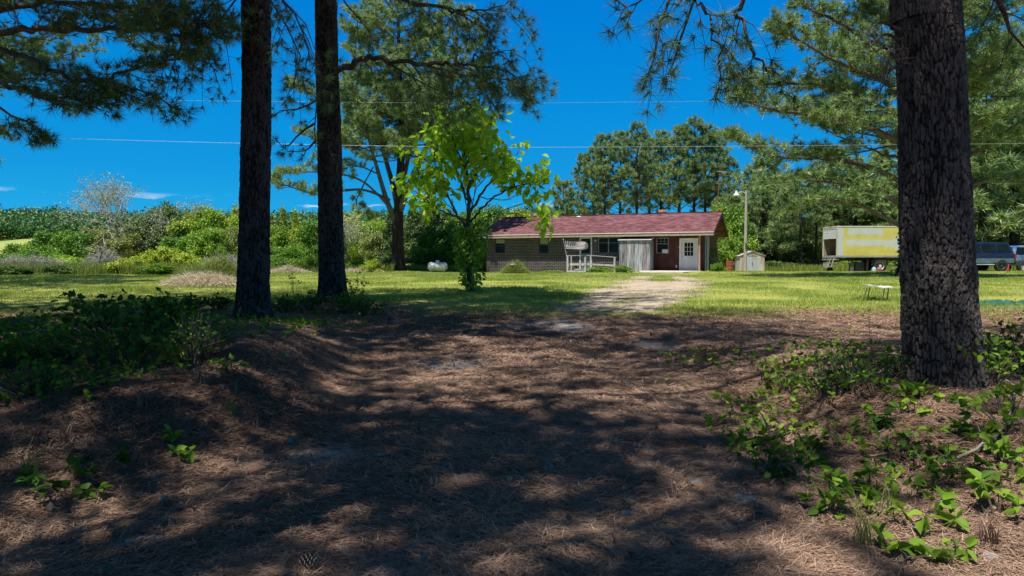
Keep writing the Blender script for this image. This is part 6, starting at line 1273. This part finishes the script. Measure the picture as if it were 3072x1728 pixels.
for a in [(2590, 1640, 26, .42, 'tall green grass tuft in front of the right bank'), (2660, 1560, 14, .34, 'arching grass blades beside the bright five leaved seedling'), (2320, 1360, 22, .28, 'thin grass tuft at the tip of the fallen branch'), (2330, 1260, 16, .30, 'thin grass above the fallen branch tip'), (2820, 1700, 50, .16, 'short grass patch at the bottom right'), (2420, 1640, 40, .10, 'short dark grass patch in the pine straw right of centre'), (850, 1090, 26, .3, 'thin grass on the left bank crest'), (690, 1250, 26, .24, 'small grass tuft on the side of the left bank'), (1160, 985, 30, .16, 'small grass tuft beside the red straw patch'), (2960, 1640, 60, .24, 'dry grass tuft in the lower right corner'), (600, 1150, 40, .24, 'dry straw tuft at the crest of the left bank edge'), (700, 1180, 46, .22, 'dry straw tuft hanging over the left bank edge'), (760, 1290, 30, .16, 'dry straw tuft at the foot of the left bank'), (420, 1230, 34, .26, 'dry grass tuft in the shade of the left bank'), (200, 1330, 34, .24, 'dry grass tuft on the lower left slope'), (2480, 1300, 30, .18, 'dry straw tuft beside the thick fallen branch'), (2790, 1240, 40, .14, 'dry straw at the near trunk foot'), (2930, 1240, 36, .18, 'dry straw tuft right of the near trunk foot'), (80, 1440, 24, .3, 'pale grass sprays at the lower left edge')]:
    tuft(a[4], a[0], a[1], a[2], a[3], a[0], M_litter if 'straw' in a[4] or 'dry grass tuft' in a[4] else M_tall)
# low ground cover
vg = Veg(400); R = vg.r
def cover(n, x0, x1, y0, y1, thr, sd):
    for q in range(n):
        x, y = x0+(x1-x0)*R.random(), y0+(y1-y0)*R.random()
        if float(fbm(x*1.3, y*1.3, sd, 3))+.12*R.normal() < thr: continue
        z = g(x, y); h = .03+.09*R.random(); a = R.random()*6.283; vg.tube(np.array([[x, y, z], [x+.01, y, z+h]]), [.0018, .0012], 3)
        for e in range(3): vg.tip(np.array([x, y, z+h]), np.array([math.cos(a+e*2.1), math.sin(a+e*2.1), .15]))
cover(1700, 1.9, 6.5, 2.6, 9, .12, 7); cover(700, 1.5, 3.4, 3.4, 7, .1, 8); cover(3000, -9, -2.6, 4.5, 12, .02, 9); cover(900, -8, -2.6, 11, 17.5, .0, 10); cover(700, 5, 14, 9, 17, .15, 12)
gc_ = vg.leaves('ground_cover', M_weed, None, L=.055, W=.04, k=1, jit=.004, droop=.1); tag(gc_, kind='stuff')
vg.wood('ground_cover_stems', M_twig, gc_)['kind'] = 'stuff'
# dead leaves
vg = Veg(401); R = vg.r
for q in range(420):
    y = 2.3+R.random()**1.6*9; x = (R.random()*2-1)*y*.75; vg.tip(np.array([x, y, g(x, y)+.022]), np.array([R.normal(), R.normal(), .05]))
dl = vg.leaves('dead_leaves', leafmat('dead_leaf', (.12, .08, .05), (.34, .24, .17), .1), None, L=.055, W=.035, k=1, jit=.0, droop=.0, rr=.4); tag(dl, kind='stuff')
t = Veg(402)
for q in range(260):
    y = 2.3+t.r.random()**1.5*11; x = (t.r.random()*2-1)*y*.8; a_ = t.r.random()*6.28; l_ = .05+.16*t.r.random(); P0 = np.array([x, y, 0]); P2 = P0+np.array([math.cos(a_), math.sin(a_), 0])*l_; P1 = (P0+P2)/2+t.r.normal(size=3)*.015
    for P_ in (P0, P1, P2): P_[2] = g(P_[0], P_[1])+.018
    w_ = .002+.003*t.r.random(); t.tube(np.array([P0, P1, P2]), [w_, w_, w_*.6], 4)
tag(t.wood('twig_litter', M_palewood, None), kind='stuff')
# stones
for a, (px, py, s, lab) in enumerate([(1300, 1188, .055, 'pale stone left of centre on the shaded drive'), (2230, 1505, .075, 'grey stone in the straw left of the leafy clump'), (1885, 1548, .05, 'flat pale stone low right of centre'), (2085, 1455, .05, 'dark stone on the drive right of centre'), (2975, 1680, .05, 'white stone in the lower right corner'), (2190, 1278, .035, 'small grey stone beyond the fallen branch tip'), (1510, 1500, .03, 'small stone at the bottom centre'), (1140, 1370, .03, 'small stone on the grey gravel patch')]):
    p = gp(px, py); rock('stone', lab, p.x, p.y, (s, s*.8, s*.35), M_stone, a+20, .01)
def cone(label, px, py, seed):
    p = gp(px, py); t = MB(); r = random.Random(seed)
    for q in range(70):
        h = q/70; a = q*2.399; rr = .028*math.sin(math.pi*(.12+.8*h))**.7+.004; c = Vector((math.cos(a)*rr*.4, math.sin(a)*rr*.4, h*.075)); e = Vector((math.cos(a)*rr*1.25, math.sin(a)*rr*1.25, h*.075+.006)); s = Vector((-math.sin(a), math.cos(a), 0))*.007
        t.add([c-s*.5, c+s*.5, e+s, e-s, e+Vector((0, 0, -.004))+s, e+Vector((0, 0, -.004))-s], [(0, 1, 2, 3), (3, 2, 4, 5), (5, 4, 1, 0)])
    o = t.build('pine_cone', M_cone, None); o.location = (p.x, p.y, p.z+.03); o.rotation_euler = (1.4, .2, seed); tag(o, label, 'pine cone', 'fallen pine cones')
M_cone = mat('cone_brown', (.16, .11, .08), .8, (.38, .31, .26), 40)
for q in [(1640, 1408, 'open grey pine cone in the middle of the shaded drive'), (900, 1712, 'dark pine cone at the bottom edge'), (2700, 1182, 'pale pine cone beside the near trunk foot'), (870, 1345, 'dark pine cone on the left side of the drive'), (1540, 1270, 'small dark pine cone near the centre'), (2150, 1385, 'dark pine cone right of centre')]: cone(q[2], q[0], q[1], q[0])
# fallen branches
def stick(name, label, pts, r0, r1, m_, twigs=3, lift=.03):
    P = [gp(*p) for p in pts]; b = P[0].copy(); Q_ = [np.array(tuple(p-b))+np.array([0, 0, lift+.01*i]) for i, p in enumerate(P)]; t = MB(); C = spline(Q_, 24); r = np.random.default_rng(len(label)); C[1:-1] += r.normal(size=(22, 3))*.006
    t.tube([Vector(c) for c in C], np.linspace(r0, r1, 24), 7)
    for q in range(twigs):
        i = 6+int(r.random()*15); e = C[i]+nrm(C[i]-C[i-2]+r.normal(size=3)*.5+np.array([0, 0, .4]))*(.12+.15*r.random()); t.tube([Vector(C[i]), Vector((C[i]+e)/2)+Vector((0, 0, .01)), Vector(e)], [r1*.8, r1*.6, r1*.3], 5)
    o = t.build(name, m_, None, smooth=True); o.location = tuple(b); tag(o, label, 'branch', 'fallen branches')
stick('fallen_branch', 'thick dead branch lying in the straw on the right', [(2220, 1362), (2300, 1335), (2370, 1310), (2430, 1285), (2500, 1262)], .024, .012, M_bark2, 4, .04)
stick('fallen_branch', 'long pale curved twig at the right edge', [(2870, 1400), (2950, 1365), (3005, 1320), (3030, 1270), (3042, 1215)], .009, .005, M_palewood, 5, .05)
stick('fallen_branch', 'thin pale twig in the hollow under the near trunk', [(2590, 1385), (2680, 1378), (2740, 1388), (2800, 1420)], .006, .003, M_palewood, 2)
stick('fallen_branch', 'dark stick on the lower right slope', [(2960, 1375), (3010, 1400), (3060, 1420)], .012, .008, M_bark2, 1)
stick('fallen_branch', 'pale bark strip on the lower left slope', [(350, 1650), (420, 1630), (490, 1628)], .012, .006, M_palewood, 0, .01)
stick('fallen_branch', 'short pale stick on the left bank', [(600, 1135), (650, 1140)], .007, .005, M_palewood, 0, .02)
for a, (px, py, h, lab) in enumerate([(2605, 1040, .36, 'bare upright dead stalk on the right bank'), (2630, 1050, .22, 'short bare stalk right of the taller dead stalk'), (2520, 1075, .34, 'thin leaning dead stalk left of the upright one')]):
    p = gp(px, py); t = MB(); t.tube([(0, 0, -.02), (.01, 0, h*.5), (.0 if a < 2 else .07, 0, h)], [.005, .004, .003], 5); o = t.build('dead_stalk', M_palewood, None, smooth=True); o.location = tuple(p); tag(o, lab, 'stalk', 'dead stalks')
